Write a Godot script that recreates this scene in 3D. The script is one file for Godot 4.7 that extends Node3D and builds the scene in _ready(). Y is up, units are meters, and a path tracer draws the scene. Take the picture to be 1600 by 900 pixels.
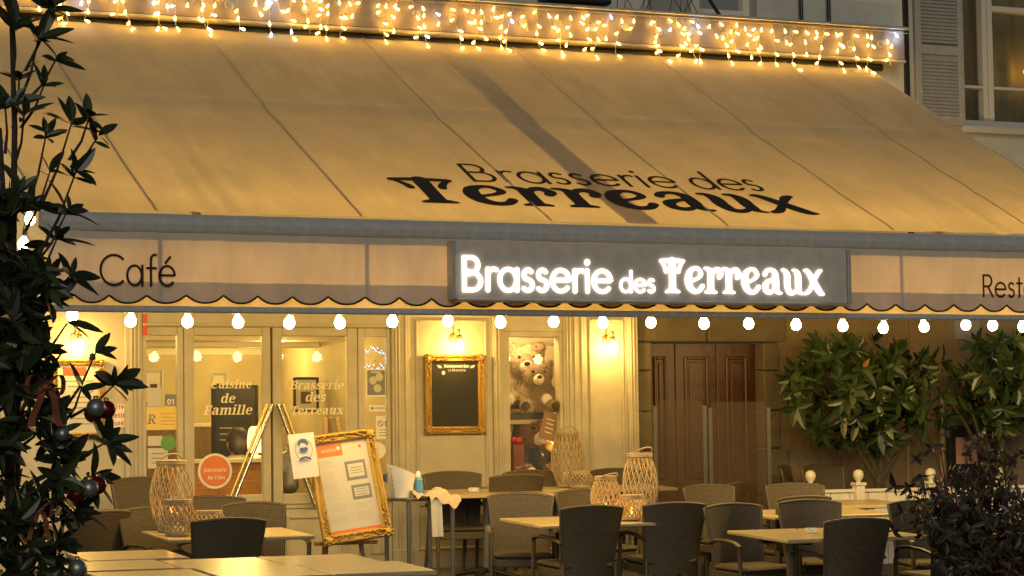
extends Node3D
# A brasserie terrace at night: facade, awning with lit sign, festoon bulbs, tables, chairs, plants.
# World: facade plane z = 0, x to the right along it, z out towards the street, y up; the terrace falls 4.5 % towards the street.

const SLOPE := 0.045
const KERB := 0.09
const F_PX := 3686.8
var cam_at := Vector3(0, 1.22, 19.7)
var cam_basis := Basis.IDENTITY
var rng := RandomNumberGenerator.new()
var M := {}
var taken := {}

# ---------------------------------------------------------------- pixels to points
func ray(u: float, v: float) -> Vector3:
	return cam_basis * Vector3((u - 800.0) / F_PX, -(v - 450.0) / F_PX, -1.0)
func pz(u: float, v: float, z: float) -> Vector3:          # the point of the upright plane z that a pixel shows
	var d := ray(u, v)
	return cam_at + d * ((z - cam_at.z) / d.z)
func pg(u: float, v: float, h: float) -> Vector3:          # the point h above the sloping terrace
	var d := ray(u, v)
	return cam_at + d * ((h - SLOPE * cam_at.z - cam_at.y) / (d.y + SLOPE * d.z))
func ground(z: float) -> float:
	return -SLOPE * z + (KERB if z < 1.0 else 0.0)

# ---------------------------------------------------------------- mesh builder
class MB:
	var v := PackedVector3Array()
	var n := PackedVector3Array()
	var t := PackedVector2Array()
	func tri(a: Vector3, b: Vector3, c: Vector3, na: Vector3, nb: Vector3, nc: Vector3, ta := Vector2.ZERO, tb := Vector2.ZERO, tc := Vector2.ZERO) -> void:
		if (b - a).cross(c - a).dot(na + nb + nc) > 0.0:
			v.append(a); v.append(c); v.append(b)
			n.append(na); n.append(nc); n.append(nb)
			t.append(ta); t.append(tc); t.append(tb)
		else:
			v.append(a); v.append(b); v.append(c)
			n.append(na); n.append(nb); n.append(nc)
			t.append(ta); t.append(tb); t.append(tc)
	func flat(a: Vector3, b: Vector3, c: Vector3, out: Vector3) -> void:
		var m := (b - a).cross(c - a)
		if m.length() < 1e-12:
			return
		m = m.normalized()
		if m.dot(out) < 0.0:
			m = -m
		tri(a, b, c, m, m, m)
	func quad(a: Vector3, b: Vector3, c: Vector3, d: Vector3, out: Vector3) -> void:   # corners in order round the quad, uv 0..1 from a
		var m := (c - a).cross(d - b).normalized()
		if m.dot(out) < 0.0:
			m = -m
		tri(a, b, c, m, m, m, Vector2(0, 1), Vector2(1, 1), Vector2(1, 0))
		tri(a, c, d, m, m, m, Vector2(0, 1), Vector2(1, 0), Vector2(0, 0))
	func box(c: Vector3, s: Vector3, bevel := 0.0, b := Basis.IDENTITY) -> void:
		var h := s * 0.5
		var e: float = minf(bevel, minf(h.x, minf(h.y, h.z)) * 0.9)
		for ax in 3:
			var i := (ax + 1) % 3
			var j := (ax + 2) % 3
			for sg in [-1.0, 1.0]:
				var q := []
				for k in [[-1, -1], [1, -1], [1, 1], [-1, 1]]:
					var p := Vector3.ZERO
					p[ax] = sg * h[ax]
					p[i] = k[0] * (h[i] - e)
					p[j] = k[1] * (h[j] - e)
					q.append(c + b * p)
				var o := Vector3.ZERO
				o[ax] = sg
				quad(q[0], q[1], q[2], q[3], b * o)
		if e <= 0.0:
			return
		for ax in 3:
			var i := (ax + 1) % 3
			var j := (ax + 2) % 3
			for si in [-1.0, 1.0]:
				for sj in [-1.0, 1.0]:
					var q := []
					for k in [[-1, 0], [1, 0], [1, 1], [-1, 1]]:
						var p := Vector3.ZERO
						p[ax] = k[0] * (h[ax] - e)
						p[i] = si * (h[i] - (e if k[1] else 0.0))
						p[j] = sj * (h[j] - (0.0 if k[1] else e))
						q.append(c + b * p)
					var o := Vector3.ZERO
					o[i] = si
					o[j] = sj
					quad(q[0], q[1], q[2], q[3], b * o)
		for sx in [-1.0, 1.0]:
			for sy in [-1.0, 1.0]:
				for sz in [-1.0, 1.0]:
					var g := Vector3(sx, sy, sz)
					flat(c + b * (g * Vector3(h.x, h.y - e, h.z - e)), c + b * (g * Vector3(h.x - e, h.y, h.z - e)), c + b * (g * Vector3(h.x - e, h.y - e, h.z)), b * g)
	func span(a: Vector3, z: Vector3, bevel := 0.0) -> void:      # a box from corner to corner
		box((a + z) * 0.5, (z - a).abs(), bevel)
	func tube(pts: Array, rad, sides := 8, flatten := 1.0, up := Vector3.UP, caps := true) -> void:
		var rings := []
		var nors := []
		var m := pts.size()
		var x_prev := Vector3.ZERO
		for i in m:
			var d: Vector3 = ((pts[mini(i + 1, m - 1)] as Vector3) - (pts[maxi(i - 1, 0)] as Vector3)).normalized()
			var x := up.cross(d)
			if x.length() < 0.05:
				x = Vector3.RIGHT.cross(d)
			if i > 0:
				x = x_prev - d * x_prev.dot(d)
			x = x.normalized()
			x_prev = x
			var y := d.cross(x).normalized()
			var r: float = rad[i] if rad is Array else rad
			var ring := []
			var nor := []
			for k in sides:
				var a := TAU * k / sides
				ring.append((pts[i] as Vector3) + x * cos(a) * r + y * sin(a) * r * flatten)
				nor.append((x * cos(a) + y * sin(a) / flatten).normalized())
			rings.append(ring)
			nors.append(nor)
		for i in m - 1:
			for k in sides:
				var l := (k + 1) % sides
				tri(rings[i][k], rings[i][l], rings[i + 1][l], nors[i][k], nors[i][l], nors[i + 1][l], Vector2(float(k) / sides, i), Vector2(float(k + 1) / sides, i), Vector2(float(k + 1) / sides, i + 1))
				tri(rings[i][k], rings[i + 1][l], rings[i + 1][k], nors[i][k], nors[i + 1][l], nors[i + 1][k], Vector2(float(k) / sides, i), Vector2(float(k + 1) / sides, i + 1), Vector2(float(k) / sides, i + 1))
		if caps:
			for e in [0, m - 1]:
				var o: Vector3 = ((pts[0] as Vector3) - (pts[1] as Vector3)) if e == 0 else ((pts[m - 1] as Vector3) - (pts[m - 2] as Vector3))
				for k in range(1, sides - 1):
					flat(rings[e][0], rings[e][k], rings[e][k + 1], o)
	func lathe(prof: Array, sides := 16, at := Vector3.ZERO, b := Basis.IDENTITY) -> void:   # prof: [radius, height] pairs
		var m := prof.size()
		var nn := []
		for i in m:
			var p: Array = prof[maxi(i - 1, 0)]
			var q: Array = prof[mini(i + 1, m - 1)]
			var d := Vector2(q[0] - p[0], q[1] - p[1])
			nn.append(Vector2(d.y, -d.x).normalized())
		for i in m - 1:
			for k in sides:
				var a0 := TAU * k / sides
				var a1 := TAU * (k + 1) / sides
				var c0 := Vector3(cos(a0), 0, sin(a0))
				var c1 := Vector3(cos(a1), 0, sin(a1))
				var p0: Array = prof[i]
				var p1: Array = prof[i + 1]
				var q := [c0 * p0[0] + Vector3.UP * p0[1], c1 * p0[0] + Vector3.UP * p0[1], c1 * p1[0] + Vector3.UP * p1[1], c0 * p1[0] + Vector3.UP * p1[1]]
				var e := [c0 * nn[i].x + Vector3.UP * nn[i].y, c1 * nn[i].x + Vector3.UP * nn[i].y, c1 * nn[i + 1].x + Vector3.UP * nn[i + 1].y, c0 * nn[i + 1].x + Vector3.UP * nn[i + 1].y]
				for w in 4:
					q[w] = at + b * q[w]
					e[w] = b * e[w]
				if p0[0] > 1e-6:
					tri(q[0], q[1], q[2], e[0], e[1], e[2])
				if p1[0] > 1e-6:
					tri(q[0], q[2], q[3], e[0], e[2], e[3])
	func ball(c: Vector3, r: Vector3, rings := 8, sides := 12, b := Basis.IDENTITY) -> void:
		for i in rings:
			for k in sides:
				var q := []
				var e := []
				for w in [[0, 0], [0, 1], [1, 1], [1, 0]]:
					var th: float = PI * (i + w[0]) / rings
					var ph: float = TAU * (k + w[1]) / sides
					var u := Vector3(sin(th) * cos(ph), cos(th), sin(th) * sin(ph))
					q.append(c + b * (u * r))
					e.append((b * (u / r)).normalized())
				if i > 0:
					tri(q[0], q[1], q[2], e[0], e[1], e[2])
				if i < rings - 1:
					tri(q[0], q[2], q[3], e[0], e[2], e[3])
				elif i == 0:
					tri(q[0], q[2], q[3], e[0], e[2], e[3])
	func grid(f: Callable, nu: int, nv: int, out: Vector3) -> void:      # f(u, v) -> point, smooth
		var p := []
		for i in nu + 1:
			var row := []
			for j in nv + 1:
				row.append(f.call(float(i) / nu, float(j) / nv))
			p.append(row)
		var q := []
		for i in nu + 1:
			var row := []
			for j in nv + 1:
				var m: Vector3 = ((p[mini(i + 1, nu)][j] as Vector3) - (p[maxi(i - 1, 0)][j] as Vector3)).cross((p[i][mini(j + 1, nv)] as Vector3) - (p[i][maxi(j - 1, 0)] as Vector3)).normalized()
				row.append(m if m.dot(out) >= 0.0 else -m)
			q.append(row)
		for i in nu:
			for j in nv:
				var ua := Vector2(float(i) / nu, float(j) / nv)
				var ub := Vector2(float(i + 1) / nu, float(j) / nv)
				var uc := Vector2(float(i + 1) / nu, float(j + 1) / nv)
				var ud := Vector2(float(i) / nu, float(j + 1) / nv)
				tri(p[i][j], p[i + 1][j], p[i + 1][j + 1], q[i][j], q[i + 1][j], q[i + 1][j + 1], ua, ub, uc)
				tri(p[i][j], p[i + 1][j + 1], p[i][j + 1], q[i][j], q[i + 1][j + 1], q[i][j + 1], ua, uc, ud)
	func stroke(pts: Array, w0: float, depth: float, place: Transform3D, lift := 0.0) -> void:   # pts: Vector3(x, y, width factor); a ribbon with round ends in the xy plane, thickness towards +z
		var l := []
		var r := []
		var m := pts.size()
		for i in m:
			var a: Vector3 = pts[maxi(i - 1, 0)]
			var b: Vector3 = pts[mini(i + 1, m - 1)]
			var d := Vector2(b.x - a.x, b.y - a.y).normalized()
			var o: Vector2 = Vector2(-d.y, d.x) * w0 * 0.5 * pts[i].z
			l.append(Vector2(pts[i].x, pts[i].y) + o)
			r.append(Vector2(pts[i].x, pts[i].y) - o)
		var ring := []
		for i in m:
			ring.append(l[i])
		var ce := Vector2(pts[m - 1].x, pts[m - 1].y)
		for k in range(1, 6):
			ring.append(ce + (l[m - 1] - ce).rotated(-PI * k / 6.0))
		for i in range(m - 1, -1, -1):
			ring.append(r[i])
		var cs := Vector2(pts[0].x, pts[0].y)
		for k in range(1, 6):
			ring.append(cs + (r[0] - cs).rotated(-PI * k / 6.0))
		var zf := depth + lift
		var p3 := func(q: Vector2, z: float) -> Vector3: return place * Vector3(q.x, q.y, z)
		var up: Vector3 = place.basis.z.normalized()
		for i in m - 1:
			flat(p3.call(l[i], zf), p3.call(r[i], zf), p3.call(r[i + 1], zf), up)
			flat(p3.call(l[i], zf), p3.call(r[i + 1], zf), p3.call(l[i + 1], zf), up)
		for k in 6:
			var q0: Vector2 = (l[m - 1] - ce).rotated(-PI * k / 6.0)
			var q1: Vector2 = (l[m - 1] - ce).rotated(-PI * (k + 1) / 6.0)
			flat(p3.call(ce, zf), p3.call(ce + q0, zf), p3.call(ce + q1, zf), up)
			q0 = (r[0] - cs).rotated(-PI * k / 6.0)
			q1 = (r[0] - cs).rotated(-PI * (k + 1) / 6.0)
			flat(p3.call(cs, zf), p3.call(cs + q0, zf), p3.call(cs + q1, zf), up)
		if depth > 0.004:
			for i in ring.size():
				var a: Vector2 = ring[i]
				var b: Vector2 = ring[(i + 1) % ring.size()]
				if a.distance_to(b) > 1e-5:
					var d: Vector2 = (b - a).normalized()
					quad(p3.call(a, 0.0), p3.call(b, 0.0), p3.call(b, zf), p3.call(a, zf), place.basis * Vector3(-d.y, d.x, 0))
	func mesh() -> ArrayMesh:
		var a := []
		a.resize(Mesh.ARRAY_MAX)
		a[Mesh.ARRAY_VERTEX] = v
		a[Mesh.ARRAY_NORMAL] = n
		a[Mesh.ARRAY_TEX_UV] = t
		var m := ArrayMesh.new()
		m.add_surface_from_arrays(Mesh.PRIMITIVE_TRIANGLES, a)
		return m

# ---------------------------------------------------------------- things and parts
func numbered(called: String) -> String:
	var k: int = taken.get(called, 0)
	taken[called] = k + 1
	return called if k == 0 else "%s_%03d" % [called, k]
func tag(o: Node, label: String, category: String, group := "") -> Node:
	o.set_meta("label", label)
	o.set_meta("category", category)
	if group:
		o.set_meta("group", group)
	return o
func thing(called: String, label: String, category: String, at := Vector3.ZERO, turn := 0.0, group := "", tilt := 0.0) -> Node3D:
	var o := Node3D.new()
	o.name = numbered(called)
	add_child(o)
	o.transform = Transform3D(Basis(Vector3.RIGHT, tilt) * Basis(Vector3.UP, turn), at)
	tag(o, label, category, group)
	return o
func part(parent: Node, called: String, mb, m: Material, label := "") -> MeshInstance3D:
	var o := MeshInstance3D.new()
	o.name = called
	o.mesh = mb.mesh() if mb is MB else mb
	o.material_override = m
	parent.add_child(o, true)
	if label:
		o.set_meta("label", label)
	return o
func single(called: String, mb, m: Material, label: String, category: String, group := "", at := Vector3.ZERO) -> MeshInstance3D:
	var o := part(self, numbered(called), mb, m)
	o.position = at
	tag(o, label, category, group)
	return o
func structure(called: String, mb, m: Material) -> MeshInstance3D:
	var o := part(self, called, mb, m)
	o.set_meta("kind", "structure")
	return o
func stuff(o: Node) -> Node:
	o.set_meta("kind", "stuff")
	return o
func copy(src: Node3D, label: String, at: Vector3, turn := 0.0, tilt := 0.0) -> Node3D:
	var c: Node3D = src.duplicate()
	c.name = numbered(String(src.name).get_slice("_0", 0))
	add_child(c)
	c.transform = Transform3D(Basis(Vector3.RIGHT, tilt) * Basis(Vector3.UP, turn), at)
	c.set_meta("label", label)
	return c
func lamp(parent: Node, at: Vector3, color: Color, energy: float, size: float, reach := 12.0) -> OmniLight3D:
	var l := OmniLight3D.new()
	l.name = "light"
	parent.add_child(l, true)
	l.position = at
	l.light_color = color
	l.light_energy = energy
	l.light_size = size
	l.omni_range = reach
	l.omni_attenuation = 2.0
	l.shadow_enabled = true
	return l

# ---------------------------------------------------------------- materials
func noise_tex(freq: float, lo: Color, hi: Color, size := 512, kind := FastNoiseLite.TYPE_SIMPLEX_SMOOTH, octaves := 4, sd := 1) -> NoiseTexture2D:
	var f := FastNoiseLite.new()
	f.noise_type = kind
	f.frequency = freq
	f.fractal_octaves = octaves
	f.seed = sd
	var g := Gradient.new()
	g.offsets = PackedFloat32Array([0.15, 0.85])
	g.colors = PackedColorArray([lo, hi])
	var t := NoiseTexture2D.new()
	t.width = size
	t.height = size
	t.seamless = true
	t.noise = f
	t.color_ramp = g
	return t
func lin(r: float, g: float, b: float, a := 1.0) -> Color:
	var c := Color(r, g, b, a).linear_to_srgb()
	c.a = a
	return c
func mat(called: String, c: Color, rough := 0.7, metal := 0.0, tex: Texture2D = null, scale := 1.0, bump: Texture2D = null, bump_cm := 0.0, world := true) -> StandardMaterial3D:
	var m := StandardMaterial3D.new()
	m.resource_name = called
	m.albedo_color = c
	m.roughness = rough
	m.metallic = metal
	if tex:
		m.albedo_texture = tex
	if bump:
		m.heightmap_enabled = true
		m.heightmap_texture = bump
		m.heightmap_scale = bump_cm
	if tex or bump:
		m.uv1_triplanar = true
		m.uv1_world_triplanar = world
		m.uv1_scale = Vector3.ONE * scale
	M[called] = m
	return m
func glow(called: String, c: Color, energy: float) -> StandardMaterial3D:
	var m := mat(called, c, 0.5)
	m.emission_enabled = true
	m.emission = c
	m.emission_energy_multiplier = energy
	return m
func materials() -> void:
	var fine := noise_tex(0.006, Color(0.93, 0.93, 0.925), Color(1, 1, 1), 512, FastNoiseLite.TYPE_SIMPLEX_SMOOTH, 6, 3)
	var blotch := noise_tex(0.012, Color(0.62, 0.61, 0.58), Color(1, 1, 1), 512, FastNoiseLite.TYPE_SIMPLEX_SMOOTH, 6, 5)
	var rough := noise_tex(0.09, Color(0.2, 0.2, 0.2), Color(0.9, 0.9, 0.9), 512, FastNoiseLite.TYPE_SIMPLEX, 5, 8)
	var grain := Image.create(256, 256, false, Image.FORMAT_RGB8)
	var fn := FastNoiseLite.new()
	fn.frequency = 0.02
	fn.seed = 4
	for y in 256:
		for x in 256:
			var s: float = 0.84 + 0.16 * fn.get_noise_2d(x * 0.35, y * 6.0) + 0.05 * fn.get_noise_2d(x * 2.0, y * 20.0)
			grain.set_pixel(x, y, Color(s, s * 0.985, s * 0.96))
	var wood_t := ImageTexture.create_from_image(grain)
	var vgrain := Image.create(256, 256, false, Image.FORMAT_RGB8)
	for y in 256:
		for x in 256:
			vgrain.set_pixel(x, y, grain.get_pixel(y, x))
	var vwood_t := ImageTexture.create_from_image(vgrain)
	var weave := Image.create(128, 128, false, Image.FORMAT_RGB8)
	for y in 128:
		for x in 128:
			var cx := int(x / 16)
			var cy := int(y / 8)
			var over: bool = (cx + cy) % 2 == 0
			var fx := absf(fmod(x, 16.0) - 7.5) / 8.0
			var fy := absf(fmod(y, 8.0) - 3.5) / 4.0
			var hgt := (1.0 - 0.42 * fy * fy) * (1.0 if over else 0.80) * (1.0 - 0.2 * fx * fx)
			hgt *= 0.95 + 0.1 * sin(cx * 12.9 + cy * 78.2)
			weave.set_pixel(x, y, Color(hgt, hgt, hgt))
	var weave_t := ImageTexture.create_from_image(weave)
	var cloth_i := Image.create(512, 512, false, Image.FORMAT_RGB8)
	for y in 512:
		for x in 512:
			var s := 0.93 + 0.03 * fn.get_noise_2d(x * 3.0 + 900.0, y * 0.5) + 0.02 * (float((x + y) % 2) - 0.5)
			var fold := minf(minf(x, 511 - x), minf(y, 511 - y)) / 40.0      # the stains fade out at the tile edge so that it repeats
			s += 0.075 * clampf(fold, 0.0, 1.0) * fn.get_noise_2d(x * 0.55 + 300.0, y * 0.4 + 50.0)
			cloth_i.set_pixel(x, y, Color(s, s, s))
	var cloth_t := ImageTexture.create_from_image(cloth_i)
	mat("cream", lin(0.52, 0.47, 0.35), 0.55, 0.0, fine, 0.9)
	mat("cream_trim", lin(0.50, 0.45, 0.335), 0.5, 0.0, fine, 1.3)
	mat("plaster", lin(0.52, 0.50, 0.44), 0.9, 0.0, fine, 0.35, rough, 0.4)
	mat("plaster_grey", lin(0.40, 0.39, 0.35), 0.9, 0.0, fine, 0.4, rough, 0.4)
	mat("stone", lin(0.15, 0.12, 0.075), 0.9, 0.0, fine, 1.2, rough, 0.7)
	mat("render_tan", lin(0.20, 0.15, 0.088), 0.95, 0.0, fine, 0.5, rough, 0.6)
	mat("paving", lin(0.07, 0.065, 0.055), 0.75, 0.0, blotch, 0.7, rough, 0.6)
	mat("wood_door", lin(0.085, 0.026, 0.012), 0.38, 0.0, vwood_t, 1.6)
	mat("shutter", lin(0.30, 0.29, 0.27), 0.7, 0.0, fine, 2.0)
	mat("white_paint", lin(0.70, 0.66, 0.56), 0.5, 0.0, fine, 2.0)
	var fab := mat("fabric", lin(0.66, 0.58, 0.405), 0.95, 0.0, cloth_t, 0.37)
	fab.backlight_enabled = true
	fab.backlight = Color(0.84, 0.79, 0.66)
	var val := mat("valance_fabric", lin(0.68, 0.61, 0.50), 0.95, 0.0, cloth_t, 0.37)
	val.backlight_enabled = true
	val.backlight = Color(0.66, 0.60, 0.52)
	mat("piping", lin(0.02, 0.012, 0.01), 0.7)
	mat("window_white", lin(0.46, 0.44, 0.39), 0.5)
	glow("blue_reflection_glow", Color(0.55, 0.75, 1.0), 3.0)
	mat("print_black", lin(0.018, 0.014, 0.012), 0.8)
	mat("aluminium", lin(0.45, 0.445, 0.43), 0.4, 0.35, fine, 3.0)
	mat("profile_paint", lin(0.46, 0.455, 0.44), 0.42, 0.0, fine, 4.0)
	mat("grey_metal", lin(0.20, 0.20, 0.19), 0.4, 0.6)
	mat("post_grey", lin(0.075, 0.075, 0.07), 0.45, 0.3)
	mat("dark_metal", lin(0.035, 0.034, 0.032), 0.4, 0.5)
	mat("chrome", lin(0.7, 0.68, 0.62), 0.2, 1.0)
	mat("brass", lin(0.62, 0.44, 0.18), 0.3, 0.9)
	mat("gold", lin(0.60, 0.40, 0.12), 0.34, 0.85, fine, 9.0, rough, 0.25)
	mat("hood", lin(0.27, 0.23, 0.21), 0.5, 0.0, fine, 1.5)
	mat("cable", lin(0.5, 0.45, 0.36), 0.6)
	mat("black_cable", lin(0.012, 0.012, 0.012), 0.5)
	mat("sign_grey", lin(0.52, 0.48, 0.42), 0.6, 0.0, fine, 2.0)
	mat("chair_weave", lin(0.155, 0.118, 0.066), 0.6, 0.0, weave_t, 7.0, weave_t, 0.22, false)
	mat("chair_frame", lin(0.075, 0.058, 0.034), 0.4)
	mat("table_top", lin(0.68, 0.56, 0.34), 0.3, 0.0, wood_t, 0.9)
	mat("table_edge", lin(0.42, 0.33, 0.19), 0.5)
	mat("willow", lin(0.46, 0.35, 0.20), 0.75, 0.0, fine, 12.0, null, 0.0, false)
	mat("wax", lin(0.75, 0.66, 0.45), 0.5)
	mat("easel_wood", lin(0.36, 0.22, 0.09), 0.55, 0.0, vwood_t, 2.0)
	mat("paper", lin(0.60, 0.57, 0.48), 0.85)
	mat("white_card", lin(0.78, 0.76, 0.72), 0.5)
	mat("slate", lin(0.014, 0.014, 0.014), 0.65, 0.0, fine, 3.0)
	mat("print_red", lin(0.55, 0.07, 0.03), 0.7)
	mat("print_orange", lin(0.72, 0.20, 0.05), 0.6)
	mat("print_yellow", lin(0.78, 0.58, 0.16), 0.45)
	mat("print_green", lin(0.12, 0.32, 0.07), 0.6)
	mat("print_blue", lin(0.05, 0.12, 0.32), 0.6)
	mat("print_grey", lin(0.22, 0.22, 0.22), 0.7)
	mat("print_pale", lin(0.5, 0.47, 0.4), 0.7)
	mat("letter_cream", lin(0.85, 0.78, 0.54), 0.6)
	mat("room_wall", lin(0.50, 0.42, 0.25), 0.85, 0.0, fine, 0.5)
	mat("room_lower", lin(0.22, 0.14, 0.06), 0.6, 0.0, vwood_t, 1.0)
	mat("room_ceiling", lin(0.66, 0.60, 0.46), 0.85)
	mat("room_floor", lin(0.22, 0.14, 0.07), 0.4, 0.0, wood_t, 1.0)
	mat("counter_wood", lin(0.62, 0.29, 0.06), 0.4, 0.0, wood_t, 1.2)
	mat("bark", lin(0.10, 0.085, 0.055), 0.9, 0.0, blotch, 4.0, rough, 0.8)
	mat("dark_bark", lin(0.03, 0.025, 0.018), 0.9)
	var names := ["leaf_dark", "leaf_mid", "leaf_pale"]
	var cols := [lin(0.014, 0.022, 0.009), lin(0.020, 0.030, 0.011), lin(0.032, 0.044, 0.015)]
	for i in 3:
		var lm := mat(names[i], cols[i], 0.38)
		lm.backlight_enabled = true
		lm.backlight = Color(0.10, 0.13, 0.05)
	names = ["laurel_dark", "laurel_mid", "laurel_pale"]
	cols = [lin(0.017, 0.034, 0.012), lin(0.026, 0.048, 0.016), lin(0.044, 0.068, 0.022)]
	for i in 3:
		var lm := mat(names[i], cols[i], 0.27)
		lm.backlight_enabled = true
		lm.backlight = Color(0.16, 0.20, 0.06)
	mat("leaf_rust", lin(0.30, 0.12, 0.03), 0.5)
	mat("shrub_red", lin(0.055, 0.020, 0.014), 0.45)
	mat("shrub_green", lin(0.028, 0.034, 0.016), 0.45)
	mat("shrub_grey", lin(0.05, 0.044, 0.026), 0.5)
	mat("bauble_silver", lin(0.26, 0.26, 0.26), 0.38, 0.7)
	mat("bauble_red", lin(0.16, 0.012, 0.016), 0.18, 0.5)
	mat("ribbon", lin(0.20, 0.06, 0.03), 0.6)
	mat("fur_cream", lin(0.66, 0.52, 0.34), 0.95, 0.0, fine, 6.0, rough, 2.5, false)
	mat("fur_tan", lin(0.56, 0.40, 0.24), 0.95, 0.0, fine, 6.0, rough, 2.5, false)
	mat("fur_brown", lin(0.34, 0.19, 0.09), 0.95, 0.0, fine, 6.0, rough, 2.5, false)
	mat("fur_dark", lin(0.07, 0.05, 0.035), 0.95)
	mat("fur_white", lin(0.74, 0.68, 0.55), 0.95)
	mat("black_plastic", lin(0.01, 0.01, 0.01), 0.3)
	mat("navy", lin(0.025, 0.03, 0.05), 0.9)
	mat("gift_red", lin(0.5, 0.03, 0.04), 0.4)
	mat("hair", lin(0.015, 0.012, 0.01), 0.6)
	mat("skin", lin(0.5, 0.3, 0.2), 0.6)
	mat("coat", lin(0.36, 0.30, 0.18), 0.9)
	mat("bottle_blue", lin(0.10, 0.30, 0.55), 0.3)
	mat("cloth_print", lin(0.52, 0.40, 0.29), 0.95)
	mat("tape_red", lin(0.6, 0.06, 0.03), 0.5)
	var glass := mat("glass", Color(1, 1, 1, 0.02), 0.02)
	glass.transparency = BaseMaterial3D.TRANSPARENCY_ALPHA
	glass.metallic_specular = 0.5
	var gs := mat("glass_solid", Color(0.95, 0.97, 0.95, 0.35), 0.05)
	gs.transparency = BaseMaterial3D.TRANSPARENCY_ALPHA
	var smoked := mat("smoked_glass", Color(0.36, 0.31, 0.22, 0.36), 0.06)
	smoked.transparency = BaseMaterial3D.TRANSPARENCY_ALPHA
	glow("bulb", Color(1.0, 0.85, 0.55), 45.0)
	glow("led", Color(1.0, 0.78, 0.36), 15.0)
	glow("led_white", Color(0.82, 0.88, 1.0), 9.0)
	glow("lamp_bulb", Color(1.0, 0.80, 0.45), 26.0)
	glow("room_lamp", Color(1.0, 0.86, 0.6), 7.0)
	glow("sign_letter", Color(1.0, 0.96, 0.92), 2.0)
	glow("flame", Color(1.0, 0.62, 0.22), 9.0)
	glow("far_window", Color(0.95, 0.86, 0.55), 0.9)

# ---------------------------------------------------------------- lettering drawn with strokes
func arc(cx: float, cy: float, rx: float, ry: float, a0: float, a1: float, steps := 14) -> Array:
	var o := []
	for i in steps + 1:
		var a := deg_to_rad(lerpf(a0, a1, float(i) / steps))
		o.append(Vector3(cx + rx * cos(a), cy + ry * sin(a), 1))
	return o
func ln(x0: float, y0: float, x1: float, y1: float) -> Array:
	return [Vector3(x0, y0, 1), Vector3(x1, y1, 1)]
func curve(p: Array) -> Array:                    # smooth line through Vector3(x, y, width)
	var o := []
	var m := p.size()
	for i in m - 1:
		var a: Vector3 = p[maxi(i - 1, 0)]
		var b: Vector3 = p[i]
		var c: Vector3 = p[i + 1]
		var d: Vector3 = p[mini(i + 2, m - 1)]
		for k in 6:
			o.append(b.cubic_interpolate(c, a, d, k / 6.0))
	o.append(p[m - 1])
	return o
func V(x: float, y: float, w: float) -> Vector3:
	return Vector3(x, y, w)
func glyph(ch: String) -> Array:                  # [advance, strokes] in cap heights, a geometric sans
	match ch:
		"B": return [0.74, [ln(0.07, 0, 0.07, 1), ln(0.07, 1, 0.30, 1) + arc(0.30, 0.765, 0.21, 0.235, 90, -90) + ln(0.30, 0.53, 0.07, 0.53), ln(0.12, 0.53, 0.32, 0.53) + arc(0.34, 0.265, 0.25, 0.265, 90, -90) + ln(0.32, 0, 0.07, 0)]]
		"r": return [0.40, [ln(0.08, 0, 0.08, 0.66), arc(0.27, 0.42, 0.19, 0.24, 170, 62, 8)]]
		"a": return [0.76, [arc(0.33, 0.33, 0.27, 0.33, 0, 360, 26), ln(0.62, 0, 0.62, 0.66)]]
		"s": return [0.47, [arc(0.215, 0.50, 0.135, 0.155, 35, 262, 12) + arc(0.205, 0.175, 0.155, 0.172, 88, -145, 12)]]
		"e": return [0.73, [ln(0.07, 0.345, 0.62, 0.345) + arc(0.345, 0.33, 0.285, 0.33, 3, 318, 24)]]
		"i": return [0.24, [ln(0.09, 0, 0.09, 0.66), [V(0.09, 0.905, 1.35), V(0.09, 0.925, 1.35)]]]
		"d": return [0.76, [arc(0.33, 0.33, 0.27, 0.33, 0, 360, 26), ln(0.62, 0, 0.62, 1.06)]]
		"C": return [0.98, [arc(0.55, 0.5, 0.49, 0.5, 47, 313, 28)]]
		"f": return [0.44, [arc(0.33, 0.86, 0.15, 0.17, 75, 180, 8) + ln(0.18, 0.8, 0.18, 0), ln(0.04, 0.58, 0.36, 0.58)]]
		"é": return [0.73, [ln(0.07, 0.345, 0.62, 0.345) + arc(0.345, 0.33, 0.285, 0.33, 3, 318, 24), ln(0.28, 0.76, 0.46, 0.96)]]
		"R": return [0.66, [ln(0.07, 0, 0.07, 1), ln(0.07, 1, 0.30, 1) + arc(0.30, 0.735, 0.22, 0.265, 90, -90) + ln(0.30, 0.47, 0.07, 0.47), ln(0.30, 0.47, 0.56, 0)]]
		"t": return [0.40, [ln(0.18, 0, 0.18, 0.9), ln(0.04, 0.64, 0.34, 0.64)]]
		"u": return [0.66, [ln(0.08, 0.66, 0.08, 0.25) + arc(0.31, 0.24, 0.23, 0.24, 180, 360, 12) + ln(0.54, 0.25, 0.54, 0.66), ln(0.54, 0.66, 0.54, 0)]]
		"n": return [0.66, [ln(0.08, 0, 0.08, 0.66), ln(0.08, 0.0, 0.08, 0.40) + arc(0.31, 0.42, 0.23, 0.24, 180, 0, 12) + ln(0.54, 0.40, 0.54, 0)]]
		"o": return [0.72, [arc(0.33, 0.33, 0.28, 0.33, 0, 360, 26)]]
	return [0.34, []]
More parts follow.
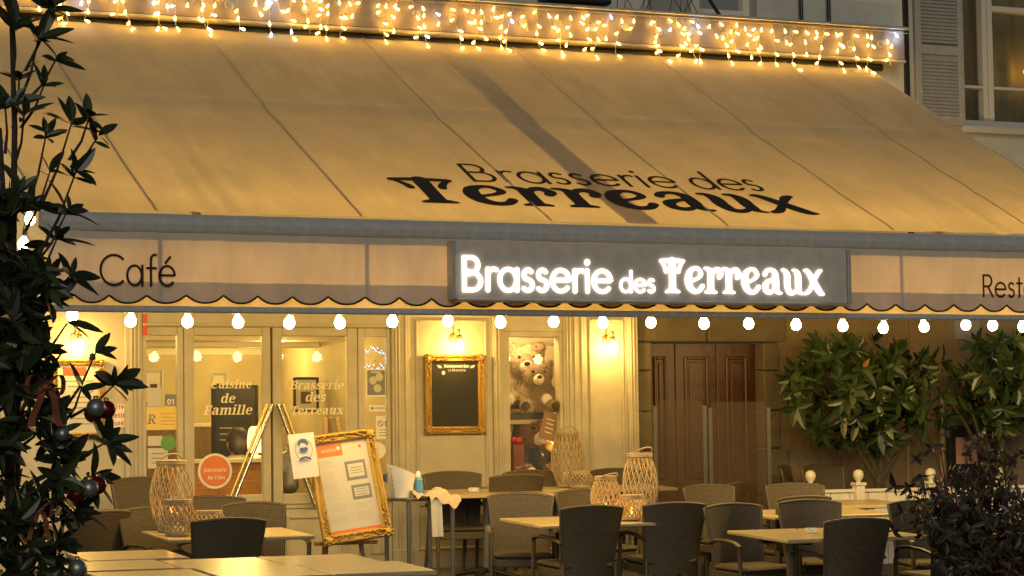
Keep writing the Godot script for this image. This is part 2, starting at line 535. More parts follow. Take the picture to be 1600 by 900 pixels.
func ornate(ch: String) -> Array:                 # [advance, strokes] of a heavy Art Nouveau face, widths in stroke units
	match ch:
		"T": return [0.82, [curve([V(0.02, 0.93, 0.55), V(0.2, 0.945, 0.62), V(0.4, 0.95, 0.62), V(0.6, 0.945, 0.62), V(0.78, 0.93, 0.55)]), curve([V(0.05, 0.90, 0.45), V(0.12, 0.80, 0.5), V(0.17, 0.70, 0.6), V(0.19, 0.62, 0.62)]), curve([V(0.75, 0.90, 0.45), V(0.68, 0.80, 0.5), V(0.63, 0.70, 0.6), V(0.61, 0.62, 0.62)]), curve([V(0.4, 0.93, 1.25), V(0.4, 0.5, 1.15), V(0.4, 0.12, 1.2)]), curve([V(0.19, 0.04, 0.4), V(0.3, 0.07, 0.7), V(0.4, 0.08, 0.8), V(0.5, 0.07, 0.7), V(0.61, 0.04, 0.4)])]]
		"e": return [0.69, [curve([V(0.25, 0.36, 0.45), V(0.44, 0.44, 0.5), V(0.55, 0.56, 0.7), V(0.47, 0.71, 0.62), V(0.32, 0.73, 0.62), V(0.17, 0.62, 1.0), V(0.12, 0.40, 1.3), V(0.17, 0.18, 1.15), V(0.33, 0.06, 0.8), V(0.49, 0.09, 0.7), V(0.59, 0.22, 0.75)])]]
		"r": return [0.62, [curve([V(0.0, 0.74, 0.4), V(0.1, 0.72, 0.62), V(0.19, 0.62, 1.05), V(0.19, 0.4, 1.1), V(0.19, 0.12, 1.1)]), curve([V(0.02, 0.04, 0.42), V(0.19, 0.075, 0.72), V(0.36, 0.04, 0.42)]), curve([V(0.22, 0.54, 0.5), V(0.32, 0.68, 0.7), V(0.45, 0.70, 0.85), V(0.53, 0.58, 0.9), V(0.48, 0.48, 0.75)])]]
		"a": return [0.74, [curve([V(0.13, 0.59, 0.8), V(0.2, 0.70, 0.65), V(0.36, 0.73, 0.62), V(0.49, 0.62, 0.95), V(0.51, 0.4, 1.15), V(0.52, 0.16, 1.05), V(0.62, 0.04, 0.5), V(0.69, 0.05, 0.35)]), curve([V(0.5, 0.46, 0.45), V(0.32, 0.42, 0.6), V(0.15, 0.3, 0.95), V(0.16, 0.13, 0.95), V(0.3, 0.06, 0.7), V(0.46, 0.15, 0.45)])]]
		"u": return [0.76, [curve([V(0.0, 0.73, 0.4), V(0.1, 0.70, 0.7), V(0.17, 0.56, 1.1), V(0.17, 0.3, 1.15), V(0.22, 0.1, 0.95), V(0.36, 0.05, 0.7), V(0.5, 0.14, 0.5)]), curve([V(0.38, 0.73, 0.4), V(0.48, 0.70, 0.7), V(0.55, 0.56, 1.1), V(0.55, 0.3, 1.1), V(0.57, 0.13, 1.0), V(0.64, 0.05, 0.5), V(0.71, 0.03, 0.35)])]]
		"x": return [0.72, [curve([V(0.03, 0.73, 0.45), V(0.14, 0.69, 0.8), V(0.34, 0.40, 1.1), V(0.55, 0.10, 1.05), V(0.68, 0.03, 0.4)]), curve([V(0.6, 0.73, 0.5), V(0.50, 0.66, 0.75), V(0.34, 0.4, 0.6), V(0.17, 0.12, 0.7), V(0.04, 0.04, 0.5)])]]
	return [0.4, []]
func word_width(text: String, fancy := false) -> float:
	var x := 0.0
	for ch in text:
		x += (ornate(ch) if fancy else glyph(ch))[0]
	return x
func write_word(parent: Node, text: String, m: Material, place: Transform3D, length: float, cap: float, w: float, depth: float, fancy := false) -> void:   # each letter its own part; place: baseline left
	var k := length / word_width(text, fancy)
	var x := 0.0
	for ch in text:
		var g: Array = ornate(ch) if fancy else glyph(ch)
		if g[1].size():
			var mb := MB.new()
			var lift := 0.0
			for s in g[1]:
				var q := []
				for p in s:
					q.append(Vector3((x + p.x) * k, p.y * cap, p.z))
				mb.stroke(q, w, depth, place, lift)
				lift += 0.0006
			part(parent, "letter", mb, m)
		x += g[0]
func printed(parent: Node, called: String, text: String, m: Material, place: Transform3D, width: float, bold := false, serif := false, slant := 0.0) -> void:   # small flat lettering from a font, centred, fitted to a width
	var tm := TextMesh.new()
	var sf := SystemFont.new()
	sf.font_names = PackedStringArray(["Droid Serif" if serif else "Droid Sans"])
	if bold:
		sf.font_weight = 700
	tm.font = sf
	tm.text = text
	tm.font_size = 48
	tm.pixel_size = 0.01
	tm.depth = 0.0
	tm.curve_step = 2.0
	var a := tm.get_mesh_arrays()
	var vs: PackedVector3Array = a[Mesh.ARRAY_VERTEX]
	if vs.is_empty():
		return
	var lo := vs[0]
	var hi := vs[0]
	for q in vs:
		lo = lo.min(q)
		hi = hi.max(q)
	var k := width / (hi.x - lo.x)
	var c := (lo + hi) * 0.5
	var out := PackedVector3Array()
	var nor := PackedVector3Array()
	for q in vs:
		var p := (q - c) * k
		out.append(place * Vector3(p.x + p.y * slant, p.y, 0.0))
		nor.append(place.basis.z.normalized())
	a[Mesh.ARRAY_VERTEX] = out
	a[Mesh.ARRAY_NORMAL] = nor
	a[Mesh.ARRAY_TANGENT] = null
	var me := ArrayMesh.new()
	me.add_surface_from_arrays(Mesh.PRIMITIVE_TRIANGLES, a)
	part(parent, called, me, m)

# ---------------------------------------------------------------- blobs: smooth union of tapered capsules meshed as surface nets
func blob(prims: Array, smooth: float, cell: float, furry := 0.0) -> MB:      # prims: [a, ra, b, rb]
	var lo := Vector3.ONE * 1e9
	var hi := -lo
	for p in prims:
		for e in [[p[0], p[1]], [p[2], p[3]]]:
			lo = lo.min((e[0] as Vector3) - Vector3.ONE * (e[1] + 2.0 * cell))
			hi = hi.max((e[0] as Vector3) + Vector3.ONE * (e[1] + 2.0 * cell))
	var nx := int((hi.x - lo.x) / cell) + 2
	var ny := int((hi.y - lo.y) / cell) + 2
	var nz := int((hi.z - lo.z) / cell) + 2
	var f := PackedFloat32Array()
	f.resize(nx * ny * nz)
	var fn := FastNoiseLite.new()
	fn.frequency = 9.0
	fn.seed = 11
	for i in nx:
		for j in ny:
			for k in nz:
				var q := lo + Vector3(i, j, k) * cell
				var d := 1e9
				for p in prims:
					var ba: Vector3 = p[2] - p[0]
					var h: float = clampf((q - p[0]).dot(ba) / maxf(ba.length_squared(), 1e-9), 0.0, 1.0)
					var e: float = (q - (p[0] as Vector3) - ba * h).length() - lerpf(p[1], p[3], h)
					var t := clampf(0.5 + 0.5 * (d - e) / smooth, 0.0, 1.0)
					d = lerpf(d, e, t) - smooth * t * (1.0 - t) if d < 1e8 else e
				if furry > 0.0:
					d += furry * fn.get_noise_3d(q.x, q.y, q.z)
				f[(i * ny + j) * nz + k] = d
	var vert := {}
	var pts := PackedVector3Array()
	var nor := PackedVector3Array()
	for i in nx - 1:
		for j in ny - 1:
			for k in nz - 1:
				var sum := Vector3.ZERO
				var cnt := 0
				var c := []
				for w in 8:
					c.append(f[((i + (w & 1)) * ny + j + ((w >> 1) & 1)) * nz + k + (w >> 2)])
				for e in [[0, 1], [2, 3], [4, 5], [6, 7], [0, 2], [1, 3], [4, 6], [5, 7], [0, 4], [1, 5], [2, 6], [3, 7]]:
					if (c[e[0]] < 0.0) != (c[e[1]] < 0.0):
						var s: float = c[e[0]] / (c[e[0]] - c[e[1]])
						var pa := Vector3(e[0] & 1, (e[0] >> 1) & 1, e[0] >> 2)
						var pb := Vector3(e[1] & 1, (e[1] >> 1) & 1, e[1] >> 2)
						sum += pa.lerp(pb, s)
						cnt += 1
				if cnt:
					vert[(i * ny + j) * nz + k] = pts.size()
					pts.append(lo + (Vector3(i, j, k) + sum / cnt) * cell)
					nor.append(Vector3(c[1] + c[3] + c[5] + c[7] - c[0] - c[2] - c[4] - c[6], c[2] + c[3] + c[6] + c[7] - c[0] - c[1] - c[4] - c[5], c[4] + c[5] + c[6] + c[7] - c[0] - c[1] - c[2] - c[3]).normalized())
	var mb := MB.new()
	var st := [ny * nz, nz, 1]
	for i in range(1, nx - 1):
		for j in range(1, ny - 1):
			for k in range(1, nz - 1):
				var at := (i * ny + j) * nz + k
				for ax in 3:
					if (f[at] < 0.0) != (f[at + st[ax]] < 0.0):
						var u: int = st[(ax + 1) % 3]
						var w: int = st[(ax + 2) % 3]
						var a: int = vert.get(at, -1)
						var b: int = vert.get(at - u, -1)
						var c: int = vert.get(at - u - w, -1)
						var d: int = vert.get(at - w, -1)
						if mini(mini(a, b), mini(c, d)) >= 0:
							mb.tri(pts[a], pts[b], pts[c], nor[a], nor[b], nor[c])
							mb.tri(pts[a], pts[c], pts[d], nor[a], nor[c], nor[d])
	return mb

# ---------------------------------------------------------------- the setting
func _ready() -> void:
	rng.seed = 7
	cam_basis = Basis.from_euler(Vector3(deg_to_rad(3.717), deg_to_rad(-23.32), deg_to_rad(-0.769)))
	var cam := Camera3D.new()
	cam.name = "camera"
	add_child(cam)
	cam.transform = Transform3D(cam_basis, cam_at)
	cam.fov = rad_to_deg(2.0 * atan(450.0 / F_PX))
	cam.near = 0.1
	cam.far = 400.0
	cam.current = true
	var we := WorldEnvironment.new()
	we.name = "environment"
	var env := Environment.new()
	var sky := Sky.new()
	var sm := ProceduralSkyMaterial.new()
	sm.sky_top_color = Color(0.15, 0.16, 0.19)
	sm.sky_horizon_color = Color(0.38, 0.37, 0.35)
	sm.ground_bottom_color = Color(0.05, 0.05, 0.05)
	sm.ground_horizon_color = Color(0.38, 0.37, 0.35)
	sky.sky_material = sm
	env.background_mode = Environment.BG_SKY
	env.sky = sky
	env.background_energy_multiplier = 1.0
	env.tonemap_mode = Environment.TONE_MAPPER_LINEAR
	env.tonemap_exposure = 1.0
	env.sdfgi_enabled = true
	env.ssao_enabled = true
	env.ssil_enabled = true
	we.environment = env
	add_child(we)
	var sun := DirectionalLight3D.new()      # the dim light of the square, high on the street side
	sun.name = "night_light"
	add_child(sun)
	sun.look_at_from_position(Vector3.ZERO, Vector3(0.36, -0.30, -0.88))
	sun.light_energy = 0.25
	sun.light_angular_distance = 30.0
	sun.light_color = Color(1.0, 0.97, 0.90)
	sun.shadow_enabled = true
	materials()
	ground_and_kerb()
	building()
	neighbour()
	room()
	awning()
	hood_lights()
	festoon()
	sign_box()
	wall_things()
	display_window()
	furniture()
	ashtrays()
	lanterns()
	easel()
	serving_stand()
	screens_and_planter()
	laurels()
	left_tree()
	shrub()

func ground_and_kerb() -> void:
	var g := MB.new()
	g.quad(Vector3(-60, ground(80.0), 80), Vector3(70, ground(80.0), 80), Vector3(70, ground(1.0), 1.0), Vector3(-60, ground(1.0), 1.0), Vector3.UP)
	structure("ground", g, M.paving)
	var k := MB.new()
	k.quad(Vector3(-60, ground(0.99), 1.0), Vector3(70, ground(0.99), 1.0), Vector3(70, KERB + 0.03, -0.3), Vector3(-60, KERB + 0.03, -0.3), Vector3.UP)
	k.quad(Vector3(-60, ground(1.0) - 0.1, 1.0), Vector3(70, ground(1.0) - 0.1, 1.0), Vector3(70, ground(0.99), 1.0), Vector3(-60, ground(0.99), 1.0), Vector3.BACK)
	structure("pavement", k, M.stone)

func bar(parent: Node, called: String, x0: float, y0: float, x1: float, y1: float, z0: float, z1: float, m: Material, bevel := 0.004) -> MeshInstance3D:
	var b := MB.new()
	b.span(Vector3(x0, y0, z0), Vector3(x1, y1, z1), bevel)
	return part(parent, called, b, m)
func moulding(parent: Node, called: String, x0: float, y0: float, x1: float, y1: float, z: float, w: float, t: float, m: Material) -> void:   # a raised rectangular bead
	var b := MB.new()
	b.span(Vector3(x0, y0, z), Vector3(x0 + w, y1, z + t), w * 0.3)
	b.span(Vector3(x1 - w, y0, z), Vector3(x1, y1, z + t), w * 0.3)
	b.span(Vector3(x0 + w, y0, z), Vector3(x1 - w, y0 + w, z + t - 0.001), w * 0.3)
	b.span(Vector3(x0 + w, y1 - w, z), Vector3(x1 - w, y1, z + t - 0.001), w * 0.3)
	part(parent, called, b, m)
func pane(parent: Node, x0: float, y0: float, x1: float, y1: float, z: float, m: Material = null) -> void:
	var b := MB.new()
	b.quad(Vector3(x0, y0, z), Vector3(x1, y0, z), Vector3(x1, y1, z), Vector3(x0, y1, z), Vector3.BACK)
	part(parent, "pane", b, m if m else M.glass)
func pilaster(parent: Node, x0: float, x1: float, y1: float, beads: Array) -> void:
	var p := bar(parent, "pilaster", x0, 0.1, x1, y1, -0.12, 0.025, M.cream_trim, 0.006)
	for b in beads:
		var t := MB.new()
		t.tube([Vector3(b, 0.28, 0.026), Vector3(b, y1 - 0.005, 0.026)], 0.011, 8)
		part(p, "bead", t, M.cream_trim)
	bar(p, "plinth", x0 - 0.008, 0.1, x1 + 0.008, 0.28, 0.0251, 0.045, M.cream_trim, 0.006)

func building() -> void:
	var b := thing("restaurant_building", "cream panelled restaurant front with glazed double doors under a grey plaster storey", "building")
	var H := 2.42
	# upper storey with a window opening
	var w := MB.new()
	w.span(Vector3(-6, H, -0.30), Vector3(9.92, 9.0, -0.002))
	w.span(Vector3(11.10, H, -0.30), Vector3(12.74, 9.0, -0.002))
	w.span(Vector3(9.92, H, -0.30), Vector3(11.10, 4.95, -0.002))
	w.span(Vector3(9.92, 7.3, -0.30), Vector3(11.10, 9.0, -0.002))
	part(b, "upper_wall", w, M.plaster)
	var win := bar(b, "window", 9.92, 4.95, 9.99, 7.3, -0.25, -0.15, M.white_paint)
	bar(win, "frame", 11.03, 4.95, 11.10, 7.3, -0.25, -0.15, M.white_paint)
	bar(win, "frame", 9.99, 4.95, 11.03, 5.05, -0.25, -0.15, M.white_paint)
	bar(win, "frame", 10.47, 5.05, 10.56, 7.3, -0.25, -0.152, M.white_paint)
	bar(win, "frame", 10.56, 5.28, 11.03, 5.34, -0.25, -0.154, M.white_paint)
	pane(win, 9.99, 5.05, 11.03, 7.3, -0.2)
	for q in [[10.05, 5.16, 0.12], [10.22, 5.18, 0.20], [10.66, 5.14, 0.16], [10.9, 5.15, 0.1]]:
		bar(win, "window_glow_patch", q[0], q[1], q[0] + q[2], q[1] + 0.07, -0.62, -0.60, M.far_window, 0.0)  # glowing patches standing for the bits of light behind this window
	bar(win, "back_wall", 9.8, 4.9, 11.2, 7.4, -1.4, -1.3, M.plaster_grey, 0.0)
	for px in [1247, 1290]:
		var x := pz(px, 20, 0.0).x
		var t := MB.new()
		t.tube([Vector3(x, 4.9, 0.06), Vector3(x, 9.0, 0.06)], 0.02, 8)
		part(b, "drainpipe", t, M.dark_metal)
	# ground floor
	bar(b, "wall", -6, 0, 4.90, H - 0.001, -0.30, -0.004, M.cream, 0.0)
	pilaster(b, 4.90, 5.05, H - 0.002, [4.955, 4.985, 5.02])
	bar(b, "door_head", 5.05, 2.262, 7.31, H - 0.003, -0.12, 0.018, M.cream_trim)
	bar(b, "cornice_bead", 5.05, 2.245, 7.31, 2.268, 0.018, 0.034, M.cream_trim)
	# sidelights and doors: [x0, x1, glass x0, glass x1, kind]
	for s in [[5.052, 5.415, 5.09, 5.36, "sidelight"], [5.42, 6.195, 5.51, 6.12, "door"], [6.213, 6.995, 6.30, 6.90, "door"], [7.0, 7.308, 7.065, 7.27, "sidelight"]]:
		var tall := 2.240
		var leaf := bar(b, s[4], s[0], 0.12, s[2], tall, -0.06, 0.0, M.cream, 0.006)
		bar(leaf, "stile", s[3], 0.12, s[1], tall, -0.06, 0.0, M.cream, 0.006)
		bar(leaf, "top_rail", s[2], 2.165, s[3], tall, -0.06, -0.001, M.cream, 0.006)
		bar(leaf, "middle_rail", s[2], 0.66, s[3], 0.79, -0.06, -0.001, M.cream, 0.006)
		bar(leaf, "lower_panel", s[2], 0.12, s[3], 0.66, -0.05, -0.018, M.cream, 0.0)
		moulding(leaf, "panel_moulding", s[2] + 0.03, 0.24, s[3] - 0.03, 0.60, -0.018, 0.03, 0.02, M.cream_trim)
		bar(leaf, "rail_bead", s[2] - 0.03, 0.70, s[3] + 0.03, 0.725, 0.0, 0.016, M.cream_trim)
		pane(leaf, s[2], 0.79, s[3], 2.165, -0.03)
		if s[4] == "door":                     # a long slanting pull of two metal bars
			var left: bool = s[0] < 6.0
			var a := pz(426, 632, 0.06) if left else pz(434, 632, 0.06)
			var z := pz(362, 792, 0.06) if left else pz(492, 792, 0.06)
			for o in [0.0, 0.045]:
				var t := MB.new()
				var sh := Vector3(-o if left else o, 0, 0)
				t.tube([a + sh, z + sh], 0.015, 10)
				part(leaf, "pull_handle", t, M.chrome if o == 0.0 else M.brass)
			for q in [0.2, 0.8]:
				var t := MB.new()
				var c := a.lerp(z, q)
				t.tube([c, Vector3(c.x, c.y, -0.005)], 0.009, 6)
				part(leaf, "handle_mount", t, M.chrome)
	bar(b, "door_gap_light_block", 6.17, 0.12, 6.24, 2.24, -0.085, -0.062, M.dark_bark, 0.0)  # dark strip added to block room light leaking between the doors
	bar(b, "door_head_light_block", 5.05, 2.20, 7.31, 2.261, -0.12, -0.0625, M.cream_trim, 0.0)  # added strip that blocks room light above the door leaves
	bar(b, "threshold", 5.05, 0.02, 7.31, 0.12, -0.12, 0.05, M.stone)
	pilaster(b, 7.31, 7.48, H - 0.002, [7.345, 7.375, 7.44])
	bar(b, "wall_panel", 7.48, 0.1, 8.29, H - 0.001, -0.12, 0.0, M.cream)
	moulding(b, "panel_moulding", 7.54, 0.80, 8.235, H - 0.1, 0.0, 0.028, 0.018, M.cream_trim)
	moulding(b, "panel_moulding", 7.54, 0.26, 8.235, 0.68, 0.0, 0.028, 0.018, M.cream_trim)
	bar(b, "rail_bead", 7.48, 0.725, 8.29, 0.755, 0.0, 0.022, M.cream_trim)
	pilaster(b, 8.29, 8.385, H - 0.002, [8.315, 8.345])
	bar(b, "window_head", 8.385, 2.22, 8.985, H - 0.003, -0.12, 0.015, M.cream_trim)
	var dw := bar(b, "display_window", 8.385, 0.72, 8.455, 2.22, -0.10, 0.01, M.cream)
	bar(dw, "frame", 8.95, 0.72, 8.985, 2.22, -0.10, 0.01, M.cream)
	bar(dw, "frame", 8.455, 0.72, 8.95, 0.80, -0.10, 0.012, M.cream)
	bar(dw, "frame", 8.455, 2.17, 8.95, 2.22, -0.10, 0.008, M.cream)
	pane(dw, 8.455, 0.80, 8.95, 2.17, -0.04)
	bar(b, "window_apron", 8.385, 0.1, 8.985, 0.72, -0.12, 0.0, M.cream)
	moulding(b, "panel_moulding", 8.43, 0.22, 8.94, 0.62, 0.0, 0.025, 0.016, M.cream_trim)
	pilaster(b, 8.985, 9.21, H - 0.002, [9.02, 9.05, 9.10, 9.17])
	bar(b, "wall_panel", 9.21, 0.1, 9.645, H - 0.001, -0.12, 0.0, M.cream)
	moulding(b, "panel_moulding", 9.25, 0.3, 9.61, H - 0.08, 0.0, 0.025, 0.018, M.cream_trim)
	pilaster(b, 9.645, 9.75, H - 0.002, [9.675, 9.705])
	bar(b, "plinth", -6, 0.0, 4.90, 0.2, -0.004, 0.03, M.stone)
	bar(b, "plinth", 7.31, 0.0, 9.75, 0.099, -0.12, 0.03, M.stone)
	# stone doorway
	var joints := [0.0, 0.36, 0.74, 1.12, 1.48, 1.86, 2.13]
	for i in 6:
		bar(b, "jamb_stone", 9.755, joints[i] + 0.004, 9.91, joints[i + 1] - 0.004, -0.28, -0.02 + 0.006 * (i % 2), M.stone, 0.012)
		var wide := 11.36 if i % 2 == 0 else 11.27
		bar(b, "jamb_stone", 11.10, joints[i] + 0.004, wide, joints[i + 1] - 0.004, -0.28, -0.005 - 0.006 * (i % 2), M.stone, 0.012)
	bar(b, "lintel_stone", 9.755, 2.134, 10.50, H - 0.004, -0.28, -0.018, M.stone, 0.012)
	bar(b, "lintel_stone", 10.508, 2.134, 11.36, H - 0.004, -0.28, -0.012, M.stone, 0.012)
	var rd := [[9.912, 10.235], [10.24, 10.68], [10.685, 11.098]]
	for i in 3:
		var d := bar(b, "wooden_door", rd[i][0], 0.05, rd[i][1], 2.128, -0.24, -0.18, M.wood_door, 0.008)
		for yy in [[0.2, 0.72], [0.84, 2.0]]:
			var x0: float = rd[i][0] + 0.09
			var x1: float = rd[i][1] - 0.09
			moulding(d, "door_moulding", x0, yy[0], x1, yy[1], -0.18, 0.03, 0.022, M.wood_door)
			bar(d, "door_panel", x0 + 0.055, yy[0] + 0.055, x1 - 0.055, yy[1] - 0.055, -0.18, -0.166, M.wood_door, 0.012)
	for q in [pz(1197, 640, 0.0), pz(1200, 648, 0.0)]:
		var t := MB.new()
		t.ball(Vector3(q.x, q.y, 0.015), Vector3.ONE * 0.02)
		part(b, "bell_push", t, M.brass)
	bar(b, "side_wall", 11.272, 0.0, 12.74, H - 0.001, -0.28, -0.03, M.render_tan, 0.0)

func neighbour() -> void:
	var b := thing("neighbouring_building", "grey rendered house with a louvred shutter and a tall white window", "building")
	var w := MB.new()
	w.span(Vector3(12.76, 2.6, -0.35), Vector3(13.44, 9, -0.01))
	w.span(Vector3(13.44, 2.6, -0.35), Vector3(15.1, 4.30, -0.01))
	w.span(Vector3(13.44, 6.6, -0.35), Vector3(15.1, 9, -0.01))
	w.span(Vector3(15.1, 2.6, -0.35), Vector3(26, 9, -0.01))
	part(b, "upper_wall", w, M.plaster_grey)
	bar(b, "lower_wall", 12.745, 0, 26, 2.598, -0.35, -0.03, M.render_tan, 0.0)
	bar(b, "corner_strip", 12.742, 2.6, 12.80, 9, -0.009, 0.02, M.dark_metal)
	var win := bar(b, "window", 13.44, 4.30, 13.50, 6.6, -0.2, -0.1, M.window_white)
	bar(win, "frame", 13.50, 4.30, 15.1, 4.38, -0.2, -0.1, M.window_white)
	bar(win, "sill", 13.38, 4.23, 15.15, 4.298, -0.1, 0.07, M.plaster_grey)
	bar(win, "mullion", 13.745, 4.38, 13.80, 6.6, -0.2, -0.098, M.window_white)
	bar(win, "mullion", 13.805, 4.38, 13.865, 6.6, -0.2, -0.092, M.window_white)
	bar(win, "transom", 13.50, 4.705, 13.744, 4.735, -0.2, -0.105, M.window_white)
	bar(win, "transom", 13.866, 4.705, 15.1, 4.735, -0.2, -0.105, M.window_white)
	bar(win, "upper_rail", 13.866, 5.50, 15.1, 5.56, -0.2, -0.105, M.window_white)
	pane(win, 13.50, 4.38, 13.745, 6.6, -0.15)
	pane(win, 13.865, 4.38, 15.1, 6.6, -0.15)
	var cur := MB.new()
	cur.grid(func(u, v): return Vector3(13.3 + 2.2 * u, 4.2 + 2.6 * v, -0.55 + 0.03 * sin(u * 55.0)), 60, 2, Vector3.BACK)
	part(win, "curtain", cur, mat("curtain", lin(0.10, 0.078, 0.022), 0.9))
	var l := thing("reflection_lamp", "small warm lamp added in place of a reflection in the tall white window", "lamp", pz(1603, 112, -0.42))  # added lamp, stands in for the warm reflection at the window edge
	var s := MB.new()
	s.lathe([[0.0, -0.03], [0.02, -0.024], [0.028, 0.0], [0.016, 0.03], [0.0, 0.036]], 12)
	part(l, "lamp_bulb", s, glow("dim_bulb", Color(1, 0.75, 0.3), 2.0))
	var st := MB.new()
	st.tube([Vector3(0, -0.05, 0), Vector3(0, -0.5, 0.02)], 0.01, 6)
	part(l, "stem", st, M.brass)
	lamp(l, Vector3.ZERO, Color(1, 0.75, 0.35), 0.055, 0.03)
	# louvred shutter, folded back against the wall
	var sh := thing("window_shutter", "grey louvred shutter folded back beside the tall white window", "shutter", Vector3(12.86, 4.30, 0.0))
	bar(sh, "stile", 0.0, 0.0, 0.07, 2.3, -0.005, 0.04, M.shutter)
	bar(sh, "stile", 0.50, 0.0, 0.565, 2.3, -0.005, 0.04, M.shutter)
	for y in [0.0, 0.70, 2.2]:
		bar(sh, "rail", 0.07, y, 0.50, y + 0.09, -0.005, 0.038, M.shutter)
	var lv := MB.new()
	for k in range(0, 60):
		var y := 0.115 + k * 0.036
		if absf(y - 0.745) > 0.06 and y < 2.18:
			lv.box(Vector3(0.285, y, 0.018), Vector3(0.43, 0.006, 0.046), 0.0, Basis(Vector3.RIGHT, 1.08))
	stuff(part(sh, "louvres", lv, M.shutter))
	bar(sh, "back_board", 0.06, 0.05, 0.51, 2.25, -0.004, 0.002, M.shutter, 0.0)
	bar(sh, "catch", 0.555, 1.28, 0.585, 1.36, 0.04, 0.06, M.dark_metal)

func room() -> void:
	var r := Node3D.new()
	r.name = "dining_room"
	add_child(r)
	r.set_meta("kind", "structure")
	bar(r, "floor", 3.0, -0.08, 9.7, 0.05, -6.0, -0.125, M.room_floor, 0.0)
	bar(r, "ceiling", 3.0, 2.31, 9.7, 2.5, -6.0, -0.31, M.room_ceiling, 0.0)
	bar(r, "wall_back", 3.0, 0.05, 9.7, 2.55, -6.1, -5.9, M.room_wall, 0.0)
	bar(r, "wall_left", 2.9, 0.05, 3.0, 2.55, -5.9, -0.31, M.room_wall, 0.0)
	bar(r, "wall_right", 8.1, 0.05, 8.2, 2.55, -5.9, -0.125, M.room_wall, 0.0)
	bar(r, "front_lining", 5.05, 2.3, 8.1, 2.55, -0.305, -0.125, M.room_ceiling, 0.0)
	bar(r, "ceiling_beam", 3.0, 2.255, 8.1, 2.309, -3.1, -2.95, M.room_ceiling, 0.01)
	bar(r, "ceiling_beam", 3.0, 2.25, 8.1, 2.309, -4.5, -4.3, M.room_ceiling, 0.01)
	bar(r, "wall_rail", 3.0, 1.42, 8.1, 1.47, -5.9, -5.86, M.room_ceiling, 0.01)
	bar(r, "cornice", 3.0, 2.22, 8.1, 2.31, -5.9, -5.84, M.room_ceiling, 0.02)
	bar(r, "wainscot", 3.0, 0.05, 8.1, 1.419, -5.9, -5.88, M.room_lower, 0.0)
	for q in [[5.0, -1.2], [6.1, -0.75], [7.2, -3.0], [7.5, -4.9], [5.6, -4.4]]:  # the second lamp is added to light the counter front
		var c := thing("ceiling_lamp", "round glowing ceiling lamp inside the restaurant seen through the doors", "lamp", Vector3(q[0], 2.31, q[1]), 0.0, "ceiling lamps in the dining room")
		var d := MB.new()
		d.lathe([[0.0, -0.018], [0.05, -0.017], [0.065, -0.012], [0.068, -0.008]], 18)
		part(c, "lamp_diffuser", d, M.room_lamp)
		var k := MB.new()
		k.lathe([[0.072, -0.014], [0.082, -0.010], [0.084, -0.001]], 18)
		part(c, "rim", k, M.brass)
		lamp(c, Vector3(0, -0.1, 0), Color(1, 0.84, 0.47), 1.0, 0.06)
	# counter, chalk board, pictures, table lamp, guest
	var c := thing("bar_counter", "orange wooden counter seen through the left glazed door", "counter", Vector3(0, 0.05, 0))
	var p0 := pz(398, 716, -1.6)
	bar(c, "front", p0.x - 0.85, 0.0, p0.x + 0.12, p0.y - 0.09, -1.9, -1.6, M.counter_wood)
	bar(c, "top", p0.x - 0.9, p0.y - 0.09, p0.x + 0.15, p0.y - 0.05, -2.0, -1.55, M.room_ceiling)
	for k in 3:
		bar(c, "moulding", p0.x - 0.75 + 0.4 * k, 0.1, p0.x - 0.72 + 0.4 * k, p0.y - 0.14, -1.6, -1.585, M.counter_wood)
	var bb := thing("chalk_board", "tall black menu board hanging inside behind the left door", "board")
	var q0 := pz(336, 728, -3.4)
	var q1 := pz(399, 606, -3.4)
	bar(bb, "slate", q0.x, q0.y, q1.x, q1.y, -3.44, -3.4, M.slate)
	moulding(bb, "frame", q0.x - 0.03, q0.y - 0.03, q1.x + 0.03, q1.y + 0.03, -3.44, 0.03, 0.05, M.dark_metal)
	for k in [4, 5, 6]:
		bar(bb, "chalk_line", q0.x + 0.05, q1.y - 0.17 - 0.06 * k, q0.x + 0.15 + 0.05 * (k % 3), q1.y - 0.16 - 0.06 * k, -3.4, -3.398, M.print_pale, 0.0)
	for i in 3:
		var a: Vector3 = [pz(462, 640, -4.2), pz(229, 627, -4.2), pz(334, 619, -4.2)][i]
		var z: Vector3 = [pz(494, 593, -4.2), pz(251, 582, -4.2), pz(350, 586, -4.2)][i]
		var f := thing("framed_picture", ["dark framed picture behind the right glazed door", "pale framed picture behind the narrow left sidelight", "small pale framed picture behind the left glazed door"][i], "picture")
		bar(f, "print", a.x, a.y, z.x, z.y, -4.22, -4.2, [M.print_pale, M.white_card, M.letter_cream][i], 0.0)
		moulding(f, "frame", a.x - 0.025, a.y - 0.025, z.x + 0.025, z.y + 0.025, -4.22, 0.025, 0.04, M.dark_metal if i == 0 else M.white_paint)
		bar(f, "image", lerpf(a.x, z.x, 0.25), lerpf(a.y, z.y, 0.2), lerpf(a.x, z.x, 0.75), lerpf(a.y, z.y, 0.6), -4.2, -4.197, M.fur_brown, 0.0)
	var tl := thing("table_lamp", "white glowing table lamp on the counter behind the door pull", "lamp", Vector3(pz(400, 714, -1.78).x, p0.y, -1.78))
	var sh := MB.new()
	sh.lathe([[0.075, 0.05], [0.085, 0.16], [0.07, 0.27], [0.045, 0.30], [0.0, 0.30]], 16)
	part(tl, "lamp_shade", sh, glow("shade_glow", Color(1, 0.86, 0.62), 1.6))
	var fo := MB.new()
	fo.lathe([[0.06, 0.0], [0.05, 0.02], [0.015, 0.03], [0.015, 0.1]], 12)
	part(tl, "foot", fo, M.brass)
	lamp(tl, Vector3(0, 0.18, 0), Color(1, 0.8, 0.5), 0.25, 0.05)
	var g := pz(371, 690, -2.3)
